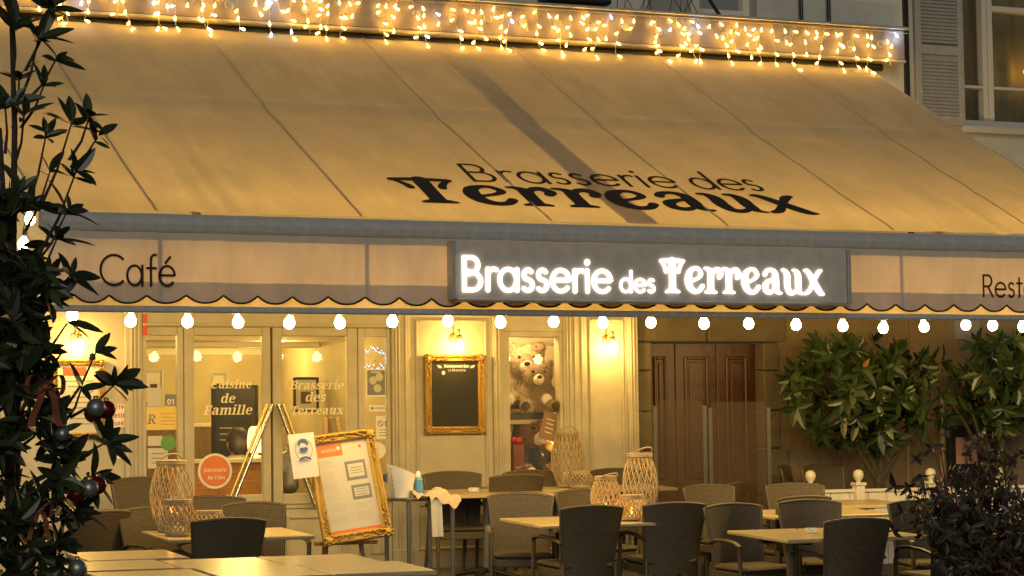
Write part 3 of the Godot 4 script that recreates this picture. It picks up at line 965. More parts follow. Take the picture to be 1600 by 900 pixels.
	var pe := thing("person", "person with dark hair and beige coat sitting with back turned behind the door", "person", Vector3(g.x, g.y - 0.60, -2.3), 0.3)
	part(pe, "body", blob([[Vector3(0, 0, 0), 0.17, Vector3(0, 0.22, 0), 0.17], [Vector3(-0.14, 0.36, 0), 0.085, Vector3(0.14, 0.36, 0), 0.085], [Vector3(0, 0.2, 0), 0.17, Vector3(0, 0.38, 0), 0.11], [Vector3(-0.17, 0.36, 0), 0.075, Vector3(-0.23, 0.08, 0.05), 0.06], [Vector3(0.17, 0.36, 0), 0.075, Vector3(0.23, 0.08, 0.05), 0.06], [Vector3(-0.23, 0.08, 0.05), 0.055, Vector3(-0.1, 0.02, -0.22), 0.045], [Vector3(0.23, 0.08, 0.05), 0.055, Vector3(0.1, 0.02, -0.22), 0.045], [Vector3(-0.09, -0.1, -0.02), 0.12, Vector3(-0.1, -0.1, -0.4), 0.085], [Vector3(0.09, -0.1, -0.02), 0.12, Vector3(0.1, -0.1, -0.4), 0.085]], 0.06, 0.025), M.coat)
	part(pe, "head", blob([[Vector3(0, 0.42, 0), 0.055, Vector3(0, 0.52, -0.01), 0.06], [Vector3(0, 0.60, -0.02), 0.098, Vector3(0, 0.57, -0.05), 0.075], [Vector3(0, 0.575, -0.13), 0.014, Vector3(0, 0.555, -0.135), 0.018], [Vector3(-0.098, 0.58, 0), 0.02, Vector3(-0.1, 0.56, 0), 0.016], [Vector3(0.098, 0.58, 0), 0.02, Vector3(0.1, 0.56, 0), 0.016]], 0.03, 0.014), M.skin)
	part(pe, "hair", blob([[Vector3(0, 0.63, 0.0), 0.112, Vector3(0, 0.60, 0.03), 0.108], [Vector3(-0.05, 0.54, 0.05), 0.06, Vector3(0.05, 0.54, 0.05), 0.06]], 0.05, 0.016, 0.01), M.hair)
	var stn := thing("dark_figurine", "dark sculpted figurine standing inside the right door", "figurine", pz(452, 764, -0.6) + Vector3(0, 0, 0))
	part(stn, "body", blob([[Vector3(0, 0.04, 0), 0.09, Vector3(0, 0.22, 0), 0.065], [Vector3(0.0, 0.22, 0), 0.05, Vector3(0.03, 0.40, 0), 0.05], [Vector3(-0.05, 0.3, 0), 0.035, Vector3(-0.09, 0.16, 0.03), 0.03]], 0.04, 0.02), M.grey_metal)
	var pd := MB.new()
	pd.box(Vector3(0, -0.4, 0), Vector3(0.24, 0.72, 0.22), 0.01)
	part(stn, "pedestal", pd, M.dark_metal)

# ---------------------------------------------------------------- awning
const A_TOP := 4.79
const A_Z0 := 0.2
const A_Z1 := 4.2
const A_PITCH := 0.46129
func on_awning(x: float, t: float, off := 0.0) -> Vector3:      # x along the facade, t down the slope, off above the cloth
	return Vector3(x, A_TOP - t * sin(A_PITCH) + off * cos(A_PITCH), A_Z0 + t * cos(A_PITCH) + off * sin(A_PITCH))
var cloth_noise := FastNoiseLite.new()
func cloth(x: float, t: float) -> float:                        # sag, the roll crease and small wrinkles of the cloth
	var L := 4.467
	var s := -0.035 * sin(PI * t / L)
	var c := 1.86 + 0.05 * cloth_noise.get_noise_2d(x * 40.0, 5.0)
	s += 0.007 * cloth_noise.get_noise_2d(x * 330.0 - t * 60.0, 9.0) * exp(-t * 0.8)
	s += 0.009 * exp(-pow((t - c) / 0.05, 2.0)) - 0.013 * exp(-pow((t - c - 0.22) / 0.16, 2.0))
	s += 0.010 * cloth_noise.get_noise_2d(x * 45.0, t * 22.0)
	s += 0.012 * cloth_noise.get_noise_2d(x * 120.0 + t * 75.0, t * 55.0 - x * 20.0) * clampf((x - 8.0) / 2.5, 0.0, 1.0) * smoothstep(0.4, 1.6, t)
	s += 0.004 * cloth_noise.get_noise_2d(x * 260.0 + t * 40.0, t * 30.0 + 70.0) * clampf((x - 7.0) / 3.0, 0.25, 1.0)
	s += 0.005 * exp(-pow((t - 4.34) / 0.035, 2.0))
	return s
func awning() -> void:
	cloth_noise.frequency = 0.02
	cloth_noise.seed = 21
	var L := 4.467
	var a := thing("awning", "wide cream canvas awning with printed name and scalloped valance over the terrace", "awning")
	var xs := [3.30, 4.08, 5.55, 7.0, 8.45, 9.9, 11.28, 12.2]
	for i in 7:
		var x0: float = xs[i]
		var x1: float = xs[i + 1]
		var mb := MB.new()
		mb.grid(func(u, v): return on_awning(lerpf(x0, x1, u), v * L, cloth(lerpf(x0, x1, u), v * L)), 20, 90, Vector3.UP)
		part(a, "cloth_panel", mb, M.fabric)
	for i in range(1, 7):
		var sx: float = xs[i]
		var mb := MB.new()
		mb.grid(func(u, v): return on_awning(sx + (u - 0.5) * 0.024, v * L, cloth(sx, v * L) + 0.004 + 0.004 * sin(u * PI)), 4, 60, Vector3.UP)
		part(a, "seam", mb, M.fabric)
	for e in [3.3, 12.2]:
		var pts := []
		for k in 31:
			pts.append(on_awning(e, L * k / 30.0, cloth(e, L * k / 30.0)))
		var mb := MB.new()
		mb.tube(pts, 0.008, 6)
		part(a, "edge_hem", mb, M.valance_fabric)
	# supports under the cloth: one broad rail and folding arms
	for s in [[4.6, 0.07, 0.30], [10.9, 0.07, 0.30]]:
		var mb := MB.new()
		var c := on_awning(s[0], L * 0.5, -s[2] - 0.03)
		mb.box(c, Vector3(s[1], 0.04, L - 0.3), 0.008, Basis(Vector3.RIGHT, A_PITCH))
		part(a, "support_rail", mb, M.grey_metal)
	var rs := MB.new()
	rs.grid(func(u, v): return on_awning(7.625 + 0.245 * u, 0.35 + v * (L - 0.36), cloth(7.625 + 0.245 * u, 0.35 + v * (L - 0.36)) - 0.006), 6, 80, Vector3.UP)
	part(a, "reinforcing_strip", rs, M.fabric)
	# the front profile and the blind behind the valance
	var b := MB.new()
	var prof := [Vector2(0.0, 0.055), Vector2(0.045, 0.05), Vector2(0.068, 0.02), Vector2(0.07, -0.02), Vector2(0.06, -0.055), Vector2(0.05, -0.072), Vector2(0.0, -0.074), Vector2(-0.05, -0.05), Vector2(-0.05, 0.04)]
	for k in prof.size():
		var p: Vector2 = prof[k]
		var q: Vector2 = prof[(k + 1) % prof.size()]
		var o := Vector3(0, p.y + q.y, p.x + q.x)
		b.quad(Vector3(3.28, 2.725 + p.y, 4.25 + p.x), Vector3(12.24, 2.725 + p.y, 4.25 + p.x), Vector3(12.24, 2.725 + q.y, 4.25 + q.x), Vector3(3.28, 2.725 + q.y, 4.25 + q.x), o)
	for e in [3.28, 12.24]:
		for k in range(1, prof.size() - 1):
			b.flat(Vector3(e, 2.725 + prof[0].y, 4.25 + prof[0].x), Vector3(e, 2.725 + prof[k].y, 4.25 + prof[k].x), Vector3(e, 2.725 + prof[k + 1].y, 4.25 + prof[k + 1].x), Vector3(e - 7.0, 0, 0))
	part(a, "front_profile", b, M.profile_paint)
	var sc := func(x: float) -> float: return 2.177 + 0.052 * pow(1.0 - absf(sin(PI * (x + 0.012 * sin(x * 5.3) - 3.74) / 0.2545)), 1.25) + 0.005 * sin(x * 3.7) * sin(x * 1.3)
	var vz := 4.292
	var hang := func(x: float, y: float) -> float: return vz + 0.007 * cloth_noise.get_noise_2d(x * 120.0, y * 20.0) + 0.012 * sin(x * 9.0 + sin(x * 4.0)) * (2.65 - y)
	var va := MB.new()
	va.grid(func(u, v): return Vector3(3.32 + 8.88 * u, lerpf(2.652, sc.call(3.32 + 8.88 * u), v), hang.call(3.32 + 8.88 * u, lerpf(2.652, 2.2, v))), 700, 6, Vector3.BACK)
	part(a, "valance", va, M.valance_fabric)
	var pp := []
	for k in 701:
		var x := 3.32 + 8.88 * k / 700.0
		pp.append(Vector3(x, sc.call(x), hang.call(x, 2.2) + 0.002))
	var pm := MB.new()
	pm.tube(pp, 0.0075, 6)
	part(a, "valance_piping", pm, M.piping)
	for x in [4.08, 5.55, 9.9, 11.28]:
		var sm := MB.new()
		sm.grid(func(u, v): return Vector3(x + 0.032 * (u - 0.5), lerpf(2.65, sc.call(x) + 0.006, v), hang.call(x, lerpf(2.65, 2.2, v)) - 0.004), 1, 6, Vector3.BACK)
		part(a, "valance_seam", sm, M.valance_fabric)
	var bl := MB.new()
	bl.grid(func(u, v): return Vector3(3.32 + 8.88 * u, lerpf(2.31, 2.152, v), 4.262), 40, 3, Vector3.BACK)
	part(a, "roll_blind", bl, M.fabric)
	var ro := MB.new()
	ro.tube([Vector3(3.34, 2.605, 4.20), Vector3(12.18, 2.605, 4.20)], 0.05, 12)
	part(a, "blind_roller", ro, M.aluminium)
	var lb := MB.new()
	lb.span(Vector3(3.28, 2.112, 4.238), Vector3(12.24, 2.157, 4.292), 0.01)
	part(a, "blind_weight_bar", lb, M.profile_paint)
	# print on the valance and on the cloth
	var c0 := pz(158, 445, vz + 0.012)
	var c1 := pz(276, 445, vz + 0.012)
	write_word(a, "Café", M.print_black, Transform3D(Basis.IDENTITY, Vector3(c0.x - 0.015, c0.y, vz + 0.013)), c1.x - c0.x + 0.02, 0.200, 0.017, 0.001)
	var r0 := pz(1535, 463, vz + 0.012)
	write_word(a, "Restaurant", M.print_black, Transform3D(Basis.IDENTITY, Vector3(r0.x, r0.y, vz + 0.013)), 1.0, 0.165, 0.016, 0.001)
	var slope_basis := Basis(Vector3.RIGHT, on_awning(0, 0) - on_awning(0, 1), Vector3(0, cos(A_PITCH), sin(A_PITCH)))
	var lay := func(x: float, t: float) -> Transform3D: return Transform3D(slope_basis, on_awning(x, t, cloth(x, t) + 0.007))
	write_word(a, "Brasserie", M.print_black, lay.call(6.70, 3.61), 1.80, 0.37, 0.034, 0.001)
	write_word(a, "des", M.print_black, lay.call(8.60, 3.61), 0.64, 0.37, 0.034, 0.001)
	write_word(a, "Terreaux", M.print_black, lay.call(6.02, 4.15), 3.40, 0.53, 0.112, 0.001, true)

func hood_lights() -> void:
	var h := thing("awning_hood", "long grey box along the wall above the awning hung with icicle lights", "hood")
	bar(h, "front_panel", 3.1, 4.88, 12.60, 5.175, 0.02, 0.25, M.hood, 0.01)
	bar(h, "top_rail", 3.1, 5.176, 12.64, 5.205, 0.0, 0.285, M.aluminium, 0.006)
	bar(h, "lower_rail", 3.1, 4.852, 12.60, 4.878, 0.05, 0.268, M.cream_trim, 0.006)
	for k in 27:
		var x := 3.35 + k * 0.345
		var mb := MB.new()
		mb.lathe([[0.040, 0.0], [0.042, 0.008], [0.034, 0.014], [0.026, 0.010], [0.0, 0.010]], 14, Vector3(x, 5.03 - 0.02 * (k % 2), 0.25), Basis(Vector3.RIGHT, PI / 2))
		part(h, "round_cap", mb, M.aluminium)
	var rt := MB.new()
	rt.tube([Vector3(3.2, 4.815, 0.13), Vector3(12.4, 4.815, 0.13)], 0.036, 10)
	part(h, "shadow_gap_tube", rt, M.dark_metal)  # dark tube added to stand in for the shadow gap under the hood
	# icicle curtain
	var ic := thing("icicle_lights", "curtain of small warm icicle lights hanging along the awning hood", "string lights")
	var top := []
	for k in 240:
		var x := 3.2 + 9.42 * k / 239.0
		top.append(Vector3(x, 5.155 - 0.012 * absf(sin(x * 3.1)), 0.272))
	var tm := MB.new()
	tm.tube(top, 0.004, 5)
	part(ic, "cable", tm, M.cable)
	var led := MB.new()
	led.lathe([[0.0, -0.017], [0.010, -0.011], [0.012, 0.0], [0.008, 0.014], [0.0035, 0.030]], 6)
	var led_mesh := led.mesh()
	var n := 0
	var x := 3.25
	while x < 12.52:
		var lengths := [0.18, 0.42, 0.50, 0.28, 0.46, 0.22, 0.54, 0.36]
		var ln_: float = lengths[n % 8] * rng.randf_range(0.9, 1.1)
		var pts := []
		var p := Vector3(x, 5.15, 0.275)
		var drift := rng.randf_range(-0.03, 0.03)
		var seg := int(ln_ / 0.035) + 2
		for k in seg:
			pts.append(p)
			p += Vector3(drift * 0.35 + rng.randf_range(-0.012, 0.012), -ln_ / seg, rng.randf_range(-0.002, 0.006))
			if p.y < 4.85:
				p.z = maxf(p.z, 0.30)
			var cl := on_awning(p.x, (p.z - A_Z0) / cos(A_PITCH)).y + 0.02
			if p.y < cl and p.x < 12.15:
				p.z += 0.03
				p.y = on_awning(p.x, (p.z - A_Z0) / cos(A_PITCH)).y + 0.022
		var mb := MB.new()
		mb.tube(pts, 0.0028, 5)
		var st := part(ic, "strand", mb, M.cable)
		var cnt := clampi(int(ln_ / 0.095), 2, 5)
		for k in cnt:
			var q: Vector3 = pts[int((k + rng.randf_range(0.55, 1.0)) / cnt * (pts.size() - 1))]
			var o := MeshInstance3D.new()
			o.name = "led_bulb"
			o.mesh = led_mesh
			var white: bool = rng.randf() < 0.05
			o.material_override = M.led_white if white else M.led
			st.add_child(o, true)
			var side := rng.randf_range(-1.3, 1.3)
			o.transform = Transform3D(Basis(Vector3.BACK, side) * Basis(Vector3.RIGHT, -0.35), q + Vector3(sin(side) * 2.2, -cos(side), 0.7) * 0.016)
			if (k + n) % 4 == 0:
				lamp(o, Vector3.ZERO, Color(0.8, 0.88, 1.0) if white else Color(1.0, 0.72, 0.24), LED_E, 0.01, 2.5)
		n += 1
		x += rng.randf_range(0.06, 0.15)
	# things above the hood: bare twigs and a slanting dark pole
	var tw := thing("bare_twigs", "bunch of bare dark twigs standing on the awning hood", "twigs")
	for k in 16:
		var bx := rng.randf_range(9.0, 10.4)
		var mb := MB.new()
		var q := Vector3(bx, 5.2, rng.randf_range(0.08, 0.2))
		var w := [q]
		var dd := Vector3(rng.randf_range(-0.6, 0.6), 1.0, rng.randf_range(-0.1, 0.1))
		for s in 5:
			q += dd * 0.06 + Vector3(rng.randf_range(-0.02, 0.02), 0, 0)
			w.append(q)
		mb.tube(w, 0.004, 4)
		part(tw, "twig", mb, M.dark_bark)
	var po := MB.new()
	po.tube([Vector3(10.62, 5.205, 0.15), Vector3(10.36, 5.56, 0.15)], 0.018, 8)
	single("slanting_pole", po, M.dark_metal, "dark slanting pole standing on the awning hood before the upper window", "pole")
	var bx := MB.new()
	bx.span(Vector3(8.75, 5.24, 0.06), Vector3(9.45, 5.30, 0.22), 0.02)
	bx.span(Vector3(8.85, 5.206, 0.1), Vector3(9.35, 5.24, 0.18), 0.005)
	single("dark_flower_trough", bx, M.dark_metal, "low dark trough standing on the awning hood", "trough")

const LED_E := 0.022
const BULB_E := 0.40
const LAMP_E := 0.42

func festoon() -> void:
	var f := thing("festoon_lights", "string of round glowing bulbs hanging below the awning valance", "string lights")
	var px := [[47, 343, 2.2], [36, 382, 2.8], [113, 493, 3.4], [204, 502, 3.4], [293, 503, 3.4], [372, 504, 3.4], [452, 505, 3.4], [531, 505, 3.4], [613, 503, 3.4], [700, 502, 3.4], [782, 504, 3.4], [865, 503, 3.4], [942, 505, 3.4], [1017, 504, 3.4], [1100, 506, 3.4], [1170, 506, 3.4], [1244, 508, 3.4], [1317, 510, 3.4], [1380, 513, 3.4], [1444, 511, 3.4], [1509, 508, 3.4], [1551, 509, 3.4], [1598, 511, 3.4]]
	var g := MB.new()
	g.lathe([[0.0, -0.042], [0.019, -0.038], [0.034, -0.025], [0.041, 0.0], [0.036, 0.021], [0.024, 0.040], [0.016, 0.054], [0.014, 0.065]], 16)
	var gm := g.mesh()
	var s := MB.new()
	s.lathe([[0.016, 0.058], [0.019, 0.062], [0.019, 0.095], [0.010, 0.105], [0.0, 0.106]], 12)
	var smesh := s.mesh()
	var wire := []
	for i in px.size():
		var q: Array = px[i]
		var p := pz(q[0], q[1], q[2])
		if i > 2:
			p.z -= 0.0
		var bu := part(f, "bulb", gm, M.bulb)
		bu.position = p
		bu.rotation = Vector3(0.12 * sin(i * 2.3), 0, 0.14 * sin(i * 3.7 + 1.0))
		part(bu, "socket", smesh, M.black_cable)
		lamp(bu, Vector3.ZERO, Color(1.0, 0.812, 0.45), BULB_E, 0.045)
		if wire.size():
			var a: Vector3 = wire[wire.size() - 1]
			wire.append(a.lerp(p + Vector3(0, 0.105, 0), 0.5) - Vector3(0, 0.012, 0))
		wire.append(p + Vector3(0, 0.105, 0))
	var last: Vector3 = wire[wire.size() - 1]
	for k in 4:
		wire.append(last + Vector3(0.36 * (k + 1), 0.0, 0))
	var w := MB.new()
	w.tube(wire, 0.005, 6)
	part(f, "cable", w, M.black_cable)
	# the string goes on past the frame
	for k in 4:
		var bu := part(f, "bulb", gm, M.bulb)
		bu.position = last + Vector3(0.36 * (k + 1), -0.105, 0)
		part(bu, "socket", smesh, M.black_cable)
		lamp(bu, Vector3.ZERO, Color(1.0, 0.812, 0.45), BULB_E, 0.045)

func sign_box() -> void:
	var s := thing("illuminated_sign", "grey sign box with glowing white letters fixed on the awning valance", "sign")
	var z := 4.42
	var a := pz(712, 466, z)
	var b := pz(1322, 391, z)
	bar(s, "panel", a.x, a.y, b.x, b.y, 4.335, z, M.sign_grey, 0.004)
	bar(s, "side_channel", a.x - 0.028, a.y - 0.01, a.x - 0.001, b.y + 0.004, 4.33, z + 0.025, M.aluminium, 0.006)
	bar(s, "side_channel", b.x + 0.001, a.y - 0.01, b.x + 0.028, b.y + 0.004, 4.33, z + 0.025, M.aluminium, 0.006)
	bar(s, "bottom_channel", a.x, a.y - 0.022, b.x, a.y - 0.001, 4.33, z + 0.03, M.aluminium, 0.005)
	var zz := z + 0.002
	var p := pz(722, 453, zz)
	var q := pz(959, 455, zz)
	write_word(s, "Brasserie", M.sign_letter, Transform3D(Basis.IDENTITY, Vector3(p.x, p.y, zz)), q.x - p.x, pz(724, 402, zz).y - p.y, 0.030, 0.012)
	p = pz(968, 456, zz)
	q = pz(1025, 458, zz)
	write_word(s, "des", M.sign_letter, Transform3D(Basis.IDENTITY, Vector3(p.x, p.y, zz)), q.x - p.x, (pz(1005, 424, zz).y - p.y) / 1.06, 0.017, 0.012)
	p = pz(1032, 458, zz)
	q = pz(1288, 461, zz)
	write_word(s, "Terreaux", M.sign_letter, Transform3D(Basis.IDENTITY, Vector3(p.x, p.y, zz)), q.x - p.x, pz(1050, 404, zz).y - p.y, 0.041, 0.012, true)

# ---------------------------------------------------------------- things on the wall and on the glass
func wall_lamp(at: Vector3, label: String) -> void:
	var l := thing("wall_lamp", label, "wall lamp", at, 0.0, "wall lamps on the restaurant front")
	var p := MB.new()
	p.lathe([[0.0, 0.0], [0.045, 0.0], [0.045, 0.012], [0.0, 0.016]], 14, Vector3(0, 0.06, -0.148), Basis(Vector3.RIGHT, PI / 2))
	part(l, "wall_plate", p, M.brass)
	var a := MB.new()
	a.tube([Vector3(0, 0.06, -0.135), Vector3(0, 0.10, -0.09), Vector3(0, 0.135, -0.03), Vector3(0, 0.13, 0.0), Vector3(0, 0.085, 0.0)], 0.008, 8)
	part(l, "arm", a, M.brass)
	var s := MB.new()
	s.lathe([[0.0, 0.088], [0.024, 0.085], [0.026, 0.045], [0.0, 0.042]], 12)
	part(l, "socket", s, M.brass)
	var b := MB.new()
	b.lathe([[0.012, 0.044], [0.018, 0.03], [0.034, -0.012], [0.034, -0.034], [0.02, -0.06], [0.0, -0.068]], 14)
	part(l, "lamp_bulb", b, M.lamp_bulb)
	var g := MB.new()
	g.lathe([[0.056, 0.088], [0.056, -0.10]], 18)
	part(l, "glass_cylinder", g, M.glass)
	lamp(l, Vector3(0, -0.015, 0), Color(1.0, 0.79, 0.40), LAMP_E, 0.03)
func gilt_frame(parent: Node, w: float, h: float, b: float, at := Vector3.ZERO) -> void:      # ornate gilt frame in the xy plane, centred, outer size w x h, moulding b wide
	for side in 4:
		var vert: bool = side % 2 == 1
		var run := (h if vert else w) - 0.002
		var half := run * 0.5
		var off := ((w if vert else h) * 0.5) * (1.0 if side < 2 else -1.0)
		var prof := [Vector2(0.0, 0.0), Vector2(0.0, 0.022), Vector2(0.12, 0.034), Vector2(0.25, 0.036), Vector2(0.36, 0.026), Vector2(0.5, 0.020), Vector2(0.66, 0.024), Vector2(0.78, 0.030), Vector2(0.88, 0.024), Vector2(1.0, 0.010), Vector2(1.0, 0.0)]
		var mb := MB.new()
		for k in prof.size() - 1:
			var q := []
			for e in [[k, -1.0], [k, 1.0], [k + 1, 1.0], [k + 1, -1.0]]:
				var pr: Vector2 = prof[e[0]]
				var inn: float = pr.x * b
				var along: float = e[1] * (half - inn)
				var across: float = off - signf(off) * inn
				q.append(at + (Vector3(across, along, pr.y) if vert else Vector3(along, across, pr.y)))
			mb.quad(q[0], q[1], q[2], q[3], Vector3(0, 0, 1))
		part(parent, "frame_moulding", mb, M.gold)
	var orn := MB.new()
	for cx in [-1.0, 1.0]:
		for cy in [-1.0, 1.0]:
			var c := at + Vector3(cx * (w - b) * 0.5, cy * (h - b) * 0.5, 0.03)
			orn.ball(c, Vector3(b * 0.42, b * 0.42, 0.016), 6, 12)
			for k in 7:
				var g2 := TAU * k / 7.0
				orn.ball(c + Vector3(cos(g2), sin(g2), 0) * b * 0.46, Vector3(b * 0.15, b * 0.15, 0.016), 4, 7)
			for k in 9:
				var g := k * 0.35 + 0.2
				orn.ball(c + Vector3(-cx * b * (0.7 + 0.26 * k), sin(g * 7.0) * b * 0.22, 0.002), Vector3(b * 0.17, b * 0.12, 0.012 - 0.0008 * k), 4, 7)
				orn.ball(c + Vector3(sin(g * 7.0) * b * 0.22, -cy * b * (0.7 + 0.26 * k), 0.002), Vector3(b * 0.12, b * 0.17, 0.012 - 0.0008 * k), 4, 7)
	part(parent, "carved_corners", orn, M.gold)
func sheet(called: String, label: String, category: String, u0: float, v0: float, u1: float, v1: float, z: float, m: Material, thick := 0.002, group := "") -> Node3D:      # a flat card given by its left top and right bottom pixel
	var a := pz(u0, v1, z)
	var b := pz(u1, v0, z)
	var c := (a + b) * 0.5
	var t := thing(called, label, category, Vector3(c.x, c.y, z), 0.0, group)
	var mb := MB.new()
	mb.box(Vector3.ZERO, Vector3(absf(b.x - a.x), absf(b.y - a.y), thick), 0.0)
	part(t, "card", mb, m)
	t.set_meta("w", absf(b.x - a.x))
	t.set_meta("h", absf(b.y - a.y))
	return t
func disc(parent: Node, called: String, c: Vector3, r: float, m: Material, th := 0.001) -> void:
	var mb := MB.new()
	mb.lathe([[r, 0.0], [r, th], [0.0, th]], 28, c, Basis(Vector3.RIGHT, PI / 2))
	part(parent, called, mb, m)
func T(x: float, y: float, z: float) -> Transform3D:
	return Transform3D(Basis.IDENTITY, Vector3(x, y, z))
func wall_things() -> void:
	wall_lamp(pz(124, 538, 0.145), "brass wall lamp above the gilt framed price list")
	wall_lamp(pz(718, 538, 0.145), "brass wall lamp above the black chalkboard in a gilt frame")
	wall_lamp(pz(958, 540, 0.145), "brass wall lamp on the panel beside the stone doorway")
	# gilt chalkboard
	var a := pz(664, 679, 0.03)
	var b := pz(757, 554, 0.03)
	var c := (a + b) * 0.5
	var w := b.x - a.x
	var h := b.y - a.y
	var k := thing("framed_chalkboard", "black chalkboard in a gilt carved frame on the cream panel", "chalkboard", Vector3(c.x, c.y, 0.022))
	gilt_frame(k, w, h, 0.07)
	var s := MB.new()
	s.box(Vector3(0, 0, 0.006), Vector3(w - 0.12, h - 0.12, 0.01))
	part(k, "slate", s, M.slate)
	printed(k, "chalk_title", "Restaurant Bar", M.white_card, T(0.02, h * 0.5 - 0.105, 0.013), 0.24, true)
	printed(k, "chalk_text", "La Brasserie", M.print_pale, T(0.02, h * 0.5 - 0.14, 0.013), 0.17)
	for sx in [-1.0, 1.0]:
		var q := MB.new()
		for j in 3:
			q.stroke([Vector3(sx * 0.15 + j * 0.012, h * 0.5 - 0.12, 1), Vector3(sx * 0.17 + j * 0.012, h * 0.5 - 0.098, 1)], 0.006, 0.001, T(0, 0, 0.0115 + j * 0.0005))
		part(k, "chalk_flourish", q, M.white_card)
	disc(k, "chalk_mark", Vector3(-0.11, h * 0.5 - 0.165, 0.0115), 0.016, M.white_card)
	# gilt price list behind the tree
	a = pz(82, 686, 0.03)
	b = pz(163, 562, 0.03)
	c = (a + b) * 0.5
	k = thing("framed_price_list", "white price list with a red heading in a gilt frame beside the sidelight", "menu", Vector3(c.x, c.y, 0.014))
	gilt_frame(k, b.x - a.x, b.y - a.y, 0.05)
	s = MB.new()
	s.box(Vector3(0, 0, 0.006), Vector3(b.x - a.x - 0.09, b.y - a.y - 0.09, 0.008))
	part(k, "paper", s, M.paper)
	s = MB.new()
	s.box(Vector3(-0.03, (b.y - a.y) * 0.5 - 0.10, 0.0105), Vector3(0.2, 0.07, 0.002))
	part(k, "red_heading", s, M.print_red)
	for j in 9:
		s = MB.new()
		s.box(Vector3(0.0 + 0.02 * (j % 3), (b.y - a.y) * 0.5 - 0.18 - j * 0.045, 0.0105), Vector3(0.26 - 0.04 * (j % 3), 0.008, 0.001))
		part(k, "print_line", s, M.print_grey)
	for i in 2:
		var t := sheet("guide_sticker", ["white and red guide sticker stuck directly above its twin", "white and red guide sticker stuck directly below its twin"][i], "sticker", 172, 632 + 47 * i, 196, 668 + 49 * i, 0.0, M.white_card, 0.002)
		printed(t, "year", ["2019", "2018"][i], M.print_red, T(0, 0.075, 0.0025), 0.10, true)
		printed(t, "name_print", "petit", M.print_red, T(0.0, 0.0, 0.0025), 0.12, true)
		printed(t, "name_print", "futé", M.print_red, T(0.0, -0.06, 0.0025), 0.10, true)
	# on the sidelight
	var gz := -0.024
	var t := sheet("award_certificate", "yellow certificate with a large letter R in the narrow sidelight", "certificate", 229, 636, 280, 672, gz, M.print_yellow)
	printed(t, "initial", "R", M.print_blue, T(-0.095, -0.005, 0.003), 0.07, false, true, 0.15)
	for j in 4:
		s = MB.new()
		s.box(Vector3(0.04, 0.04 - 0.03 * j, 0.0015), Vector3(0.12 - 0.02 * (j % 2), 0.005, 0.001))
		part(t, "print_line", s, M.counter_wood)
	t = sheet("number_plaque", "small grey plaque numbered 01 inside the sidelight", "plaque", 258, 616, 275, 634, gz, M.print_grey)
	printed(t, "number", "01", M.white_card, T(0, -0.015, 0.003), 0.06, true)
	sheet("pale_card", "pale card with a yellow emblem in the sidelight", "card", 231, 606, 252, 635, gz, M.paper)
	t = sheet("notice_paper", "white notice under the yellow certificate in the sidelight", "notice", 231, 681, 254, 697, gz, M.paper)
	disc(thing("green_sticker", "round green sticker beside the white notice in the sidelight", "sticker", pz(263, 692, gz + 0.004)), "disc", Vector3.ZERO, 0.066, M.print_green)
	t = sheet("opening_sheet", "white printed sheet behind the tall wicker lantern in the sidelight", "notice", 231, 700, 262, 732, gz, M.paper)
	for j in 3:
		s = MB.new()
		s.box(Vector3(0.0, 0.04 - 0.04 * j, 0.0015), Vector3(0.11, 0.008, 0.001))
		part(t, "print_line", s, M.print_grey)
	t = sheet("door_tape", "red tape strip hanging at the head of the sidelight", "tape", 223, 491, 230, 524, 0.03, M.tape_red)
	# lettering on the doors
	var d := thing("door_lettering", "cream script lettering on the left glazed door", "lettering", Vector3(0, 0, gz))
	for q in [["Cuisine", 362, 600, 64], ["de", 357, 622, 22], ["Famille", 357, 640, 76]]:
		var p := pz(q[1], q[2], gz)
		printed(d, "word", q[0], M.letter_cream, T(p.x, p.y, 0), q[3] / 177.0, true, true, 0.25)
	d = thing("door_lettering", "cream script lettering with the house name on the right glazed door", "lettering", Vector3(0, 0, gz))
	for q in [["Brasserie", 496, 601, 86], ["des", 494, 620, 32], ["Terreaux", 496, 641, 86]]:
		var p := pz(q[1], q[2], gz)
		printed(d, "word", q[0], M.letter_cream, T(p.x, p.y, 0), q[3] / 175.0, true, true, 0.25)
	d = thing("round_door_sticker", "round orange and white sticker low on the left glazed door", "sticker", pz(336, 736, gz + 0.004))
	disc(d, "rim", Vector3.ZERO, 0.152, M.white_card)
	disc(d, "disc", Vector3(0, 0, 0.0015), 0.132, M.print_orange)
	printed(d, "word", "Saveurs", M.white_card, T(0, 0.01, 0.0045), 0.20, true, true, 0.2)
	printed(d, "word", "de l'Ain", M.white_card, T(0.01, -0.055, 0.0045), 0.15, true)
	# right sidelight
	t = sheet("ice_poster", "dark poster with three pale discs in the right sidelight", "poster", 572, 576, 603, 620, gz, M.white_card)
	s = MB.new()
	s.box(Vector3(0, 0, 0.002), Vector3(t.get_meta("w") - 0.025, t.get_meta("h") - 0.03, 0.002))
	part(t, "print", s, M.print_grey)
	for q in [[-0.03, 0.02], [0.03, 0.05], [0.012, -0.05]]:
		disc(t, "pale_disc", Vector3(q[0], q[1], 0.0035 + q[1] * 0.01), 0.036, M.paper)
	s = MB.new()
	s.box(Vector3(0, t.get_meta("h") * 0.5 - 0.032, 0.0035), Vector3(0.09, 0.014, 0.001))
	part(t, "title_bar", s, M.paper)
	t = sheet("region_sticker", "narrow white sticker with a small logo in the right sidelight", "sticker", 577, 633, 604, 643, gz, M.white_card)
	printed(t, "word", "La Région", M.print_grey, T(0.015, 0, 0.003), 0.10, true)
	disc(t, "logo", Vector3(-0.055, 0, 0.0015), 0.012, M.print_grey)
	t = sheet("smoking_notice", "white notice with two crossed circles in the right sidelight", "notice", 588, 650, 612, 686, gz, M.white_card)
